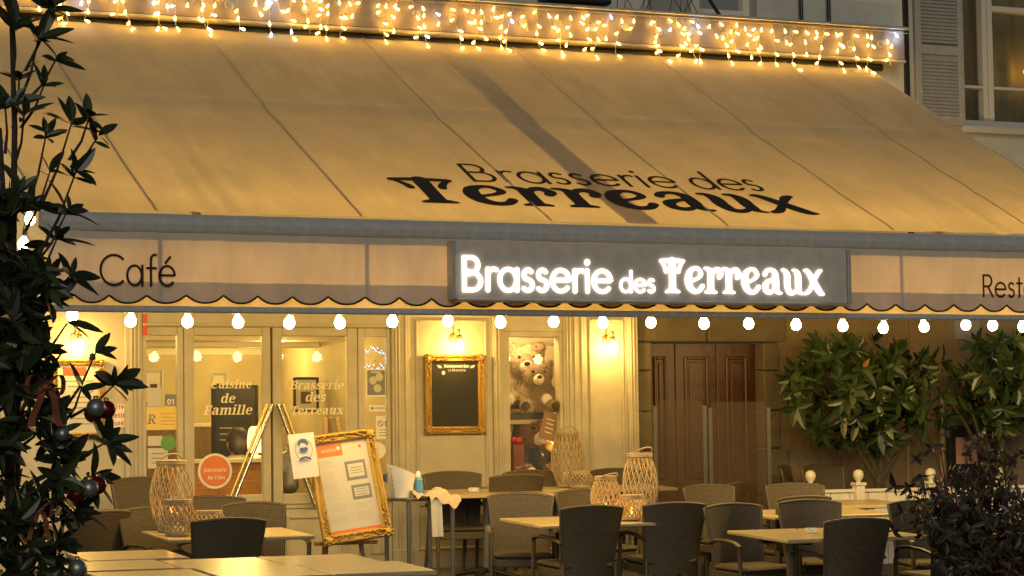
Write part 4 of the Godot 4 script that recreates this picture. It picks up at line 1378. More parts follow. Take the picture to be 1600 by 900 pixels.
	for q in [-0.033, 0.033]:
		var ring := MB.new()
		var pts := arc(q, 0.035, 0.024, 0.024, 0, 360, 20)
		ring.stroke(pts, 0.006, 0.001, T(0, 0, 0.0015))
		ring.stroke([Vector3(q - 0.017, 0.052, 1), Vector3(q + 0.017, 0.018, 1)], 0.006, 0.001, T(0, 0, 0.002))
		part(t, "crossed_circle", ring, M.black_plastic)
	for j in 3:
		s = MB.new()
		s.box(Vector3(0.0, -0.02 - 0.025 * j, 0.0015), Vector3(0.10, 0.006, 0.001))
		part(t, "print_line", s, M.print_grey)
	disc(thing("white_round_sticker", "round white sticker below the smoking notice", "sticker", pz(590, 704, gz + 0.004)), "disc", Vector3.ZERO, 0.075, M.white_card)
	for q in [[594, 748, M.black_plastic, "black round sticker near the foot of the right sidelight"], [604, 747, M.print_blue, "dark blue access sticker near the foot of the right sidelight"]]:
		disc(thing("small_door_sticker", q[3], "sticker", pz(q[0], q[1], gz + 0.004)), "disc", Vector3.ZERO, 0.04, q[2])
	# added blue white glowing points in place of a reflection in the right sidelight
	var fl := thing("blue_light_reflection", "added blue white points standing in for a reflection in the right sidelight", "string lights")
	var bw := MB.new()
	bw.ball(Vector3.ZERO, Vector3.ONE * 0.006, 4, 6)
	var bwm := bw.mesh()
	var loop := []
	for kk in 34:
		var row := 0 if kk < 20 else 1
		var u := 571.0 + (kk % 20) * (2.1 if row == 0 else 2.6)
		var v := (550.0 - 4.0 * sin((kk % 20) * 0.3) if row == 0 else 573.0) + rng.randf_range(-4.5, 4.5)
		var q := pz(u, v, -0.07 - 0.03 * rng.randf())
		loop.append(q)
		var o := part(fl, "led_bulb", bwm, M.blue_reflection_glow)
		o.position = q
	var lw := MB.new()
	lw.tube(loop, 0.0015, 4)
	part(fl, "wire", lw, M.black_cable)
	lamp(fl, pz(590, 560, -0.1), Color(0.6, 0.78, 1.0), 0.006, 0.03, 2.0)
	# posters on the far right wall
	sheet("wall_poster", "large pale poster on the wall above the laurel leaves", "poster", 1492, 499, 1530, 530, -0.02, M.print_grey, 0.01)
	t = sheet("wall_showcase", "dark framed showcase with a pink sheet behind the shrub", "showcase", 1484, 664, 1560, 760, 0.05, M.dark_metal, 0.05)
	s = MB.new()
	s.box(Vector3(-0.08, 0.05, 0.027), Vector3(0.30, 0.26, 0.002))
	part(t, "pink_sheet", s, mat("print_pink", lin(0.6, 0.34, 0.3), 0.7))

func display_window() -> void:
	var n := thing("window_display_box", "cream lined display box behind the window with the plush bears", "display case", Vector3(8.36, 0.70, -0.70))
	bar(n, "back", 0.0, 0.0, 0.98, 1.66, -0.03, 0.0, M.room_ceiling, 0.0)
	bar(n, "side", -0.03, 0.0, 0.0, 1.66, -0.03, 0.56, M.room_ceiling, 0.0)
	bar(n, "side", 0.98, 0.0, 1.01, 1.66, -0.03, 0.56, M.room_ceiling, 0.0)
	bar(n, "floor", 0.0, -0.03, 0.98, 0.0, -0.03, 0.56, M.room_ceiling, 0.0)
	bar(n, "ceiling", 0.0, 1.66, 0.98, 1.69, -0.03, 0.56, M.room_ceiling, 0.0)
	moulding(n, "side_moulding", 0.60, 0.1, 0.94, 1.45, 0.0, 0.03, 0.02, M.cream_trim)
	bar(n, "cornice", 0.5, 1.50, 0.98, 1.58, 0.0, 0.05, M.cream_trim, 0.01)
	var sy := pz(830, 646, -0.3).y - 0.70
	bar(n, "shelf", 0.0, sy - 0.055, 0.60, sy - 0.001, 0.05, 0.50, M.dark_metal)
	bar(n, "shelf_edge", 0.0, sy - 0.10, 0.60, sy - 0.056, 0.10, 0.49, M.room_wall)
	bar(n, "plinth", 0.0, 0.0, 0.62, 0.12, 0.05, 0.5, M.room_wall)
	for q in [[0.25, 1.60, 0.50, 0.42], [0.70, 0.62, 0.45, 0.28]]:  # the second lamp is added to light up the yellow cloth
		var l := thing("display_spotlight", ["small glowing spotlight above the cream bear", "small glowing lamp added to light the yellow cloth beside the price card"][int(q[0] * 2.0)], "spotlight", Vector3(8.36 + q[0], 0.70 + q[1], -0.70 + q[2]), 0.0, "spotlights in the bear display")
		var mb := MB.new()
		mb.lathe([[0.0, -0.02], [0.022, -0.016], [0.026, 0.0], [0.026, 0.03], [0.0, 0.032]], 12)
		part(l, "lamp_bulb", mb, M.room_lamp)
		lamp(l, Vector3(0, -0.04, 0.0), Color(1, 0.82, 0.52), q[3], 0.03)
	bear(pz(822, 638, -0.46), 1.5, M.fur_cream, "large cream plush bear at the back of the upper shelf", -0.35)
	bear(pz(840, 645, -0.26), 1.2, M.fur_tan, "smaller tan plush bear with dark paws sitting on the shelf edge", -0.3, true)
	bear(pz(830, 752, -0.36), 1.55, M.fur_brown, "brown plush bear in a navy shirt on the lower shelf", 0.1, false, true)
	var c := pz(810, 708, -0.16)
	var g := thing("gift_box", "red gift box with a red bow beside the brown bear", "gift box", Vector3(c.x, 0.82, -0.2))
	var mb := MB.new()
	mb.span(Vector3(-0.055, 0, -0.05), Vector3(0.055, c.y - 0.82 + 0.08, 0.05), 0.004)
	part(g, "box", mb, mat("gift_brown", lin(0.22, 0.06, 0.03), 0.5))
	for k in 7:
		mb = MB.new()
		var an := TAU * k / 7.0
		mb.ball(Vector3(cos(an) * 0.03, c.y - 0.82 + 0.11 + 0.012 * (k % 2), sin(an) * 0.03), Vector3(0.034, 0.028, 0.022), 6, 8, Basis(Vector3.UP, an))
		part(g, "bow_loop", mb, M.gift_red)
	printed(g, "print", "2021", M.paper, T(0, 0.16, 0.052), 0.06, true)
	var t := sheet("hanging_price_card", "tilted brown price card hanging inside the bear window", "card", 846, 644, 871, 688, -0.07, mat("card_brown", lin(0.28, 0.17, 0.09), 0.7))
	t.rotation.z = -0.28
	for j in 4:
		mb = MB.new()
		mb.box(Vector3(0.0, 0.06 - 0.04 * j, 0.0015), Vector3(0.09 - 0.02 * (j % 2), 0.008, 0.001))
		part(t, "print_line", mb, M.letter_cream)
	mb = MB.new()
	mb.grid(func(u, v): return Vector3(-0.09 + 0.2 * u + 0.02 * sin(v * 9.0), 0.2 * v * (1.0 - 0.35 * u), 0.03 * sin(u * 8.0 + v * 3.0)), 14, 10, Vector3.BACK)
	single("yellow_cloth", mb, M.print_yellow, "folded yellow cloth lit up beside the brown bear", "cloth", "", pz(852, 716, -0.26))

func bear(at: Vector3, k: float, fur: Material, label: String, turn: float, dark_paws := false, shirt := false) -> void:
	var b := thing("plush_bear", label, "plush bear", at, turn)
	b.scale = Vector3.ONE * k
	var body := [[Vector3(0, 0.09, 0), 0.095, Vector3(0, 0.19, 0), 0.075], [Vector3(-0.01, 0.28, 0.02), 0.105, Vector3(0.01, 0.29, 0.02), 0.105], [Vector3(-0.085, 0.365, 0), 0.036, Vector3(-0.09, 0.375, 0), 0.036], [Vector3(0.085, 0.365, 0), 0.036, Vector3(0.09, 0.375, 0), 0.036], [Vector3(-0.08, 0.19, 0.02), 0.042, Vector3(-0.12, 0.09, 0.08), 0.034], [Vector3(0.08, 0.19, 0.02), 0.042, Vector3(0.12, 0.09, 0.08), 0.034], [Vector3(-0.07, 0.05, 0.05), 0.05, Vector3(-0.11, 0.05, 0.17), 0.045], [Vector3(0.07, 0.05, 0.05), 0.05, Vector3(0.11, 0.05, 0.17), 0.045]]
	var bb := blob(body, 0.025, 0.014, 0.006)
	part(b, "body", bb, fur)
	var tuft := MB.new()
	var un := Vector3(0, 1, 0)
	tuft.tri(Vector3(-0.003, 0, 0), Vector3(0.003, 0, 0), Vector3(0.002, 0.012, 0.004), un, un, un)
	tuft.tri(Vector3(0, 0, -0.003), Vector3(0, 0, 0.003), Vector3(-0.003, 0.011, -0.003), un, un, un)
	var fm: StandardMaterial3D = (fur as StandardMaterial3D).duplicate()
	fm.heightmap_enabled = false
	fm.albedo_texture = null
	fm.uv1_triplanar = false
	fm.backlight_enabled = true
	fm.backlight = Color(0.8, 0.8, 0.8)
	var mm := MultiMesh.new()
	mm.transform_format = MultiMesh.TRANSFORM_3D
	mm.mesh = tuft.mesh()
	mm.instance_count = 2600
	for i in 2600:
		var k3 := (rng.randi() % (bb.v.size() / 3)) * 3
		var s1 := rng.randf()
		var s2 := rng.randf() * (1.0 - s1)
		var q := bb.v[k3] * (1.0 - s1 - s2) + bb.v[k3 + 1] * s1 + bb.v[k3 + 2] * s2
		var up := (bb.n[k3] + Vector3(rng.randfn(), rng.randfn(), rng.randfn()) * 0.35).normalized()
		var sx := up.cross(Vector3(0.3, 0.5, 0.8)).normalized()
		mm.set_instance_transform(i, Transform3D(Basis(sx, up, sx.cross(up)).rotated(up, rng.randf() * TAU), q))
	var mi := MultiMeshInstance3D.new()
	mi.name = "fur"
	mi.multimesh = mm
	mi.material_override = fm
	stuff(mi)
	b.add_child(mi, true)
	part(b, "muzzle", blob([[Vector3(0, 0.255, 0.11), 0.046, Vector3(0, 0.255, 0.135), 0.036]], 0.01, 0.012, 0.002), M.fur_white)
	var n := MB.new()
	n.ball(Vector3(0, 0.272, 0.166), Vector3(0.020, 0.015, 0.012), 6, 10)
	part(b, "nose", n, M.black_plastic)
	for s in [-1.0, 1.0]:
		n = MB.new()
		n.ball(Vector3(s * 0.044, 0.315, 0.112), Vector3.ONE * 0.012, 6, 8)
		part(b, "eye", n, M.black_plastic)
		n = MB.new()
		n.ball(Vector3(s * 0.116, 0.05, 0.21), Vector3(0.034, 0.036, 0.012), 6, 12)
		part(b, "paw_pad", n, M.fur_dark if dark_paws else M.fur_white)
	if shirt:
		part(b, "shirt", blob([[Vector3(0, 0.09, 0), 0.104, Vector3(0, 0.19, 0), 0.085], [Vector3(-0.08, 0.19, 0.02), 0.052, Vector3(-0.11, 0.12, 0.06), 0.048], [Vector3(0.08, 0.19, 0.02), 0.052, Vector3(0.11, 0.12, 0.06), 0.048]], 0.02, 0.014), M.navy)

# ---------------------------------------------------------------- furniture
func chair_proto() -> Node3D:
	var c := thing("wicker_armchair", "brown woven armchair", "chair", Vector3.ZERO, 0.0, "woven terrace armchairs")
	var back := func(u: float, v: float, off: float) -> Vector3:        # v 0 at the seat, 1 at the top edge
		var w := lerpf(0.215, 0.262, pow(v, 1.4))
		var s := u * 2.0 - 1.0
		var y := lerpf(0.33, 0.86 + 0.022 * (1.0 - s * s), v)
		return Vector3(s * w, y, -0.205 - 0.085 * pow(v, 1.3) + 0.045 * s * s + off)
	var mb := MB.new()
	mb.grid(func(u, v): return back.call(u, v, 0.012), 14, 14, Vector3.BACK)
	mb.grid(func(u, v): return back.call(u, v, -0.012), 14, 14, Vector3.FORWARD)
	part(c, "backrest", mb, M.chair_weave)
	var rim := MB.new()
	var pts := []
	for k in 9:
		pts.append(back.call(0.0, k / 8.0, 0.0))
	for k in range(1, 15):
		pts.append(back.call(k / 14.0, 1.0, 0.0))
	for k in range(7, -1, -1):
		pts.append(back.call(1.0, k / 8.0, 0.0))
	rim.tube(pts, 0.0145, 7)
	part(c, "back_rim", rim, M.chair_frame)
	mb = MB.new()
	mb.box(Vector3(0, 0.425, 0.015), Vector3(0.46, 0.045, 0.45), 0.018)
	part(c, "seat", mb, M.chair_weave)
	mb = MB.new()
	mb.span(Vector3(-0.225, 0.335, 0.20), Vector3(0.225, 0.40, 0.225), 0.008)
	mb.span(Vector3(-0.235, 0.335, -0.2), Vector3(-0.215, 0.40, 0.2), 0.006)
	mb.span(Vector3(0.215, 0.335, -0.2), Vector3(0.235, 0.40, 0.2), 0.006)
	part(c, "apron", mb, M.chair_weave)
	for s in [-1.0, 1.0]:
		mb = MB.new()
		mb.tube([Vector3(s * 0.235, 0.60, -0.215), Vector3(s * 0.262, 0.632, -0.10), Vector3(s * 0.272, 0.640, 0.05), Vector3(s * 0.270, 0.628, 0.16), Vector3(s * 0.262, 0.60, 0.215)], [0.022, 0.027, 0.028, 0.026, 0.02], 8, 0.5)
		part(c, "armrest", mb, M.chair_frame)
		mb = MB.new()
		mb.tube([Vector3(s * 0.262, 0.605, 0.21), Vector3(s * 0.258, 0.3, 0.225), Vector3(s * 0.262, 0.0, 0.25)], [0.017, 0.018, 0.014], 8)
		part(c, "leg", mb, M.chair_frame)
		mb = MB.new()
		mb.tube([Vector3(s * 0.222, 0.45, -0.205), Vector3(s * 0.225, 0.25, -0.225), Vector3(s * 0.235, 0.0, -0.27)], [0.017, 0.018, 0.014], 8)
		part(c, "leg", mb, M.chair_frame)
	return c
func furniture() -> void:
	# [left px, right px, top px, extra turn, faces the facade, label]; kerb chairs stand on the raised pavement
	var spots := [
		[300, 415, 813, 0.0, true, "dark woven chair with its back to the street before the low wicker lantern", 3.82],
		[345, 435, 787, 0.1, false, "lit woven chair facing the street behind the low lantern"],
		[188, 262, 795, 0.35, false, "lit woven chair beside the twin tall lanterns facing the street"],
		[298, 358, 777, -0.2, false, "woven chair half hidden behind the low lantern and another chair"],
		[762, 858, 773, -0.35, false, "lit woven chair with raised left arm at the cream table before the chalkboard wall"],
		[868, 930, 767, 0.25, false, "woven chair between the tall dark lantern and the lit candle lantern"],
		[875, 975, 794, 0.05, true, "dark woven chair seen from behind at the candle lantern table", 3.50],
		[1008, 1100, 786, -0.05, true, "dark woven chair seen from behind beside the tall pale lantern", 3.42],
		[1083, 1190, 789, 0.12, false, "bright lit woven chair with an arm showing left of the cream corner table"],
		[1055, 1145, 759, 0.1, false, "lit woven chair before the glass wind screens"],
		[1126, 1166, 756, 0.7, true, "dark woven chair turned aside in front of the glass wind screen"],
		[1195, 1278, 757, -0.25, false, "woven chair at the right end of the glass wind screens"],
		[1210, 1305, 783, -0.15, false, "lit woven chair in front of the white planter corner"],
		[1216, 1298, 777, 0.1, true, "dark rimmed woven chair just behind the lit chair by the planter"],
		[1285, 1395, 815, 0.0, true, "dark woven chair with its back to the street at the long corner table", 5.34],
		[1388, 1470, 784, -0.15, false, "woven chair between the white planter and the dark shrub"],
		[1450, 1562, 810, 0.05, true, "dark woven chair with its back against the reddish shrub", 5.30],
		[120, 200, 800, 0.4, true, "dark woven chair half hidden by the decorated evergreen"],
	]
	var kerb := [
		[178, 250, 757, 0.2, false, "woven chair against the wall under the guide stickers"],
		[664, 740, 744, -0.1, false, "woven chair against the cream panel under the gilt chalkboard"],
		[785, 862, 742, 0.0, false, "woven chair under the window of the plush bears"],
		[915, 990, 737, 0.1, false, "dark woven chair against the panel left of the stone doorway"],
		[1248, 1306, 722, 0.2, false, "woven chair against the tan wall behind the planter post"],
		[1196, 1238, 734, 0.9, false, "dark woven chair behind the last glass wind screen post"],
		[768, 850, 764, 0.1, true, "dark rimmed woven chair facing the window of the plush bears"],
	]
	var proto := chair_proto()
	var first := true
	for set_ in [spots, kerb]:
		for s in set_:
			var hgt := 0.875
			var u: float = (s[0] + s[1]) * 0.5
			var p := pg(u, s[2], hgt)
			if set_ == kerb or p.z < 1.0:
				var z0: float = 0.36
				if s[4]:
					z0 = 0.95
				p = pz(u, s[2], z0)
			if s.size() > 6:
				p = pz(u, s[2], s[6])
			var turn: float = (PI if s[4] else 0.0) + s[3]
			var fwd := Vector3(sin(turn), 0, cos(turn))
			var at := Vector3(p.x, 0, p.z) + fwd * 0.285
			at.y = ground(at.z)
			if first:
				proto.transform = Transform3D(Basis(Vector3.RIGHT, SLOPE) * Basis(Vector3.UP, turn), at)
				proto.set_meta("label", s[5])
				first = false
			else:
				copy(proto, s[5], at, turn, SLOPE)
	# tables: [x0, x1, z0, z1, label]
	var tables := [
		[4.28, 5.34, 2.93, 3.70, "cream topped table carrying the three wicker lanterns near the easel"],
		[7.36, 8.32, 0.48, 1.27, "cream topped table before the chalkboard wall"],
		[8.36, 9.02, 0.14, 0.84, "cream topped table under the bear window with the tall dark lantern"],
		[7.24, 8.30, 2.56, 3.38, "cream topped table with the two candle lanterns and the tall pale lantern"],
		[8.90, 9.66, 0.20, 0.93, "small cream table right behind the tall pale lantern"],
		[8.31, 8.88, 4.31, 5.20, "cream table whose bare corner points at the street"],
		[8.89, 9.46, 4.33, 5.22, "cream table joined to the one with the bare corner"],
		[9.32, 10.44, 2.50, 3.24, "cream topped table in front of the white planter"],
		[10.30, 11.25, 1.62, 2.32, "cream topped table close beside the white planter wall"],
		[3.40, 4.06, 4.42, 5.04, "cream table at the back of the joined block beside the evergreen"],
		[3.17, 3.81, 5.10, 5.71, "cream table of the joined block under the evergreen leaves"],
		[3.83, 4.47, 5.12, 5.72, "middle cream table in the second row of the joined block"],
		[4.49, 5.12, 5.10, 5.70, "cream table of the joined block nearest the easel"],
		[3.22, 3.86, 5.76, 6.44, "cream table in the street side row of the block under the evergreen"],
		[3.88, 4.53, 5.75, 6.43, "middle cream table in the street side row of the joined block"],
		[4.55, 5.20, 5.74, 6.42, "cream table at the free right end of the joined block"],
	]
	for t in tables:
		var w: float = t[1] - t[0]
		var d: float = t[3] - t[2]
		var zc: float = (t[2] + t[3]) * 0.5
		var o := thing("terrace_table", t[4], "table", Vector3((t[0] + t[1]) * 0.5, ground(zc), zc), 0.0, "cream topped terrace tables", SLOPE)
		var hh := 0.74 + rng.randf_range(-0.004, 0.004)
		var mb := MB.new()
		mb.box(Vector3(0, hh - 0.014, 0), Vector3(w, 0.028, d), 0.006)
		part(o, "table_top", mb, M.table_top)
		mb = MB.new()
		mb.box(Vector3(0, hh - 0.045, 0), Vector3(minf(w, 0.5), 0.03, 0.07), 0.005)
		mb.box(Vector3(0, hh - 0.0455, 0), Vector3(0.07, 0.03, minf(d, 0.5)), 0.005)
		part(o, "cross_bracket", mb, M.dark_metal)
		mb = MB.new()
		mb.tube([Vector3(0, 0.04, 0), Vector3(0, hh - 0.05, 0)], 0.034, 14)
		part(o, "column", mb, M.grey_metal)
		for k in 4:
			var an := TAU * (k + 0.5) / 4.0
			mb = MB.new()
			mb.tube([Vector3(0, 0.075, 0), Vector3(cos(an) * 0.17, 0.045, sin(an) * 0.17), Vector3(cos(an) * 0.31, 0.016, sin(an) * 0.31)], [0.03, 0.024, 0.016], 8)
			part(o, "foot", mb, M.dark_metal)

func ashtrays() -> void:
	for q in [[740, 778, 0.95, "clear glass ashtray on the table before the chalkboard wall"], [615, 815, 3.2, ""], [1268, 832, 4.8, "clear glass ashtray on the bare corner table"]]:
		if q[3] == "":
			continue
		var x := pz(q[0], q[1], q[2]).x
		var mb := MB.new()
		mb.lathe([[0.0, 0.006], [0.034, 0.008], [0.042, 0.034], [0.05, 0.036], [0.048, 0.006], [0.044, 0.0], [0.0, 0.0]], 18)
		var o := part(thing("glass_ashtray", q[3], "ashtray", Vector3(x, ground(q[2]) + 0.7455, q[2]), 0.0, "ashtrays on the tables", SLOPE), "bowl", mb, M.glass_solid)
		o.set_meta("label", "")
		o.remove_meta("label")
func lantern(base: Vector3, h: float, r: float, belly: float, rods: int, label: String, candle: bool, handle := true, lean := 0.0) -> void:
	var l := thing("wicker_lantern", label, "lantern", base, 0.0, "wicker lanterns on the tables")
	var rad := func(v: float) -> float: return r * (belly * 0.62 + (1.0 - belly * 0.62) * pow(maxf(sin(PI * (0.08 + 0.83 * v)), 0.0), 0.85))
	var mb := MB.new()
	for dirn in [-1.0, 1.0]:
		for k in rods + 3:
			var pts := []
			for s in 15:
				var v := s / 14.0
				var a: float = TAU * k / (rods + 3) + dirn * v * 1.15 + 0.07 * sin(k * 7.0) + 0.03 * sin(v * 9.0 + k)
				var rr: float = rad.call(v) + 0.003 * dirn
				pts.append(Vector3(cos(a) * rr, v * h * 0.94 + 0.01, sin(a) * rr))
			mb.tube(pts, 0.0046, 5, 1.0, Vector3.UP, false)
	stuff(part(l, "woven_rods", mb, M.willow))
	for q in [[0.012, 1], [h * 0.94, 2]]:
		mb = MB.new()
		for j in q[1] + 1:
			var pts := []
			for s in 25:
				var a := TAU * s / 24.0
				var rr: float = rad.call(q[0] / h) + 0.004
				pts.append(Vector3(cos(a) * rr, q[0] + j * 0.011, sin(a) * rr))
			mb.tube(pts, 0.007, 6, 1.0, Vector3.UP, false)
		part(l, "woven_ring", mb, M.willow)
	mb = MB.new()
	mb.lathe([[rad.call(0.0), 0.0], [rad.call(0.0), 0.012], [0.0, 0.012]], 18)
	part(l, "base", mb, M.willow)
	var gr := r * 0.62
	mb = MB.new()
	mb.lathe([[gr, 0.014], [gr, h * 0.66]], 20)
	part(l, "glass_cylinder", mb, M.glass)
	mb = MB.new()
	mb.lathe([[gr * 0.55, 0.014], [gr * 0.55, h * 0.26], [gr * 0.45, h * 0.27], [0.0, h * 0.265]], 16)
	part(l, "candle", mb, M.wax)
	if candle:
		mb = MB.new()
		mb.lathe([[0.0, h * 0.275], [0.009, h * 0.275 + 0.012], [0.011, h * 0.275 + 0.022], [0.005, h * 0.275 + 0.042], [0.0, h * 0.275 + 0.055]], 10)
		part(l, "flame", mb, M.flame)
		lamp(l, Vector3(0, h * 0.275 + 0.024, 0), Color(1, 0.66, 0.28), 0.018, 0.012, 3.0)
	if handle:
		mb = MB.new()
		var pts := []
		var top: float = rad.call(0.95)
		for s in 17:
			var a := PI * s / 16.0
			pts.append(Vector3(cos(a) * top * 0.9, h * 0.95 + sin(a) * h * 0.13, sin(a) * lean * h))
		mb.tube(pts, 0.0065, 6)
		part(l, "rope_handle", mb, M.willow)
func lanterns() -> void:
	var top := 0.742
	var on := func(u: float, z: float, up := 0.0) -> Vector3: return Vector3(pz(u, 800, z).x, ground(z) + top + up, z)
	lantern(on.call(268, 3.12), 0.52, 0.150, 0.55, 15, "tall wicker lantern on the table beside the sidelight", true, true, 0.1)
	lantern(on.call(278, 3.46), 0.245, 0.125, 0.6, 14, "round wicker lantern standing in front of the tall one by the sidelight", false)
	lantern(on.call(327, 3.30), 0.145, 0.118, 0.75, 14, "low flat wicker lantern behind the dark chair back", false)
	lantern(on.call(888, 0.60), 0.50, 0.142, 0.6, 15, "tall wicker lantern with dark inside under the bear window", false, true, 0.1)
	lantern(on.call(907, 0.74), 0.135, 0.115, 0.75, 14, "low wicker lantern beside the tall dark lantern", false, false)
	lantern(on.call(947, 3.05), 0.33, 0.115, 0.62, 14, "middle sized wicker lantern with a lit candle and rope handle", true, true, 0.5)
	lantern(on.call(987, 3.20), 0.180, 0.122, 0.7, 14, "small bowl shaped wicker lantern with a lit candle", true, true, 0.3)
	lantern(on.call(1001, 2.78), 0.50, 0.136, 0.62, 15, "tall pale wicker lantern beside the two lit candles", false, true, 0.3)

func easel() -> void:
	var z := 2.85
	var c := pz(538, 760, z)
	var e := thing("menu_easel", "wooden easel standing before the glazed doors", "easel", Vector3(c.x, ground(z), z), 0.12)
	var top := c.y - ground(z)
	for q in [[-0.16, -0.20, 0.10], [0.10, 0.22, 0.10], [-0.02, 0.0, -0.42]]:
		var mb := MB.new()
		mb.tube([Vector3(q[0] * 0.35 - 0.04, top + 0.52, -0.12), Vector3(q[1], 0.0, q[2] - 0.02)], 0.018, 6)
		part(e, "leg", mb, M.easel_wood)
	var mb := MB.new()
	mb.box(Vector3(0, top - 0.42, 0.02), Vector3(0.5, 0.03, 0.07), 0.005)
	part(e, "ledge", mb, M.easel_wood)
	var f := thing("framed_menu", "gilt framed menu sheet leaning crooked on the wooden easel", "menu", Vector3(c.x, c.y, z + 0.09))
	f.transform.basis = Basis(Vector3.UP, 0.12) * Basis(Vector3.BACK, 0.115) * Basis(Vector3.RIGHT, -0.16)
	var w := 0.575
	var h := 0.83
	gilt_frame(f, w, h, 0.078)
	mb = MB.new()
	mb.box(Vector3(0, 0, -0.012), Vector3(w - 0.03, h - 0.03, 0.02))
	part(f, "backing", mb, M.easel_wood)
	var pw := w - 0.15
	var ph := h - 0.15
	mb = MB.new()
	mb.box(Vector3(0, 0, 0.004), Vector3(pw, ph, 0.004))
	part(f, "menu_sheet", mb, M.paper)
	var red := MB.new()
	red.box(Vector3(-pw * 0.24, ph * 0.5 - 0.055, 0.0065), Vector3(pw * 0.48, 0.09, 0.001))
	part(f, "red_heading", red, M.print_orange)
	red = MB.new()
	red.box(Vector3(0, -ph * 0.5 + 0.012, 0.0065), Vector3(pw, 0.022, 0.001))
	part(f, "red_footer", red, M.print_orange)
	disc(f, "heading_emblem", Vector3(-0.03, ph * 0.5 - 0.045, 0.0072), 0.016, M.paper)
	printed(f, "heading_print", "BRASSERIE", M.paper, T(-pw * 0.26, ph * 0.5 - 0.055, 0.0078), 0.12, true)
	disc(f, "gold_seal", Vector3(0.09, ph * 0.5 - 0.05, 0.0066), 0.014, M.print_yellow)
	disc(f, "red_seal", Vector3(0.15, ph * 0.5 - 0.05, 0.0066), 0.012, M.print_orange)
	for q in [[0.085, 0.115, 0.17, 0.145], [0.10, -0.05, 0.16, 0.11]]:
		var m2 := MB.new()
		m2.box(Vector3(q[0], q[1], 0.0066), Vector3(q[2], q[3], 0.001), 0.0)
		part(f, "boxed_print", m2, M.print_grey)
		m2 = MB.new()
		m2.box(Vector3(q[0], q[1], 0.0076), Vector3(q[2] - 0.04, q[3] - 0.045, 0.001), 0.0)
		part(f, "boxed_sheet", m2, M.paper)
		for j in 3:
			m2 = MB.new()
			m2.box(Vector3(q[0], q[1] + 0.02 - 0.02 * j, 0.0086), Vector3(q[2] - 0.07, 0.005, 0.001), 0.0)
			part(f, "print_line", m2, M.print_grey)
	var lm := MB.new()
	for j in 30:
		var y := ph * 0.5 - 0.135 - j * 0.0162
		if j % 5 == 4:
			continue
		var wl := pw * (0.20 + 0.16 * rng.randf())
		lm.box(Vector3(-pw * 0.46 + wl * 0.5, y, 0.0066), Vector3(wl, 0.0032, 0.0008), 0.0)
		if j % 5 == 0:
			lm.box(Vector3(-pw * 0.03, y, 0.0066), Vector3(0.022, 0.004, 0.0008), 0.0)
		if y < -0.12:
			wl = pw * (0.22 + 0.14 * rng.randf())
			lm.box(Vector3(pw * 0.06 + wl * 0.5, y, 0.0066), Vector3(wl, 0.0032, 0.0008), 0.0)
	stuff(part(f, "menu_lines", lm, M.print_pale))
	# laminated notice hung on the frame's corner
	var n := thing("mask_notice", "white laminated sheet with a blue masked face hung on the menu frame", "notice", Vector3.ZERO)
	n.transform = Transform3D(Basis(Vector3.UP, 0.12) * Basis(Vector3.BACK, 0.10) * Basis(Vector3.RIGHT, -0.12), pz(474, 712, z + 0.16))
	mb = MB.new()
	mb.grid(func(u, v): return Vector3(-0.105 + 0.21 * u, -0.165 + 0.33 * v, 0.012 * sin(u * 3.0) + 0.01 * v * v), 8, 8, Vector3.BACK)
	var lam := mat("laminate", lin(0.74, 0.74, 0.73), 0.12)
	part(n, "sheet", mb, lam)
	mb = MB.new()
	mb.stroke(arc(0, 0.045, 0.07, 0.078, 0, 360, 28), 0.005, 0.001, T(0, 0, 0.022))
	part(n, "ring_print", mb, M.print_grey)
	mb = MB.new()
	mb.stroke(arc(0, 0.07, 0.036, 0.042, 20, 160, 12), 0.02, 0.001, T(0, 0, 0.0225))
	part(n, "hair_print", mb, M.print_blue)
	mb = MB.new()
	mb.stroke([Vector3(-0.02, 0.045, 1.0), Vector3(0.0, 0.04, 1.25), Vector3(0.02, 0.045, 1.0)], 0.03, 0.001, T(0, 0, 0.023))
	part(n, "mask_print", mb, M.print_blue)
	mb = MB.new()
	mb.stroke(arc(0, -0.045, 0.045, 0.03, 25, 155, 10), 0.016, 0.001, T(0, 0, 0.0228))
	part(n, "collar_print", mb, M.print_blue)

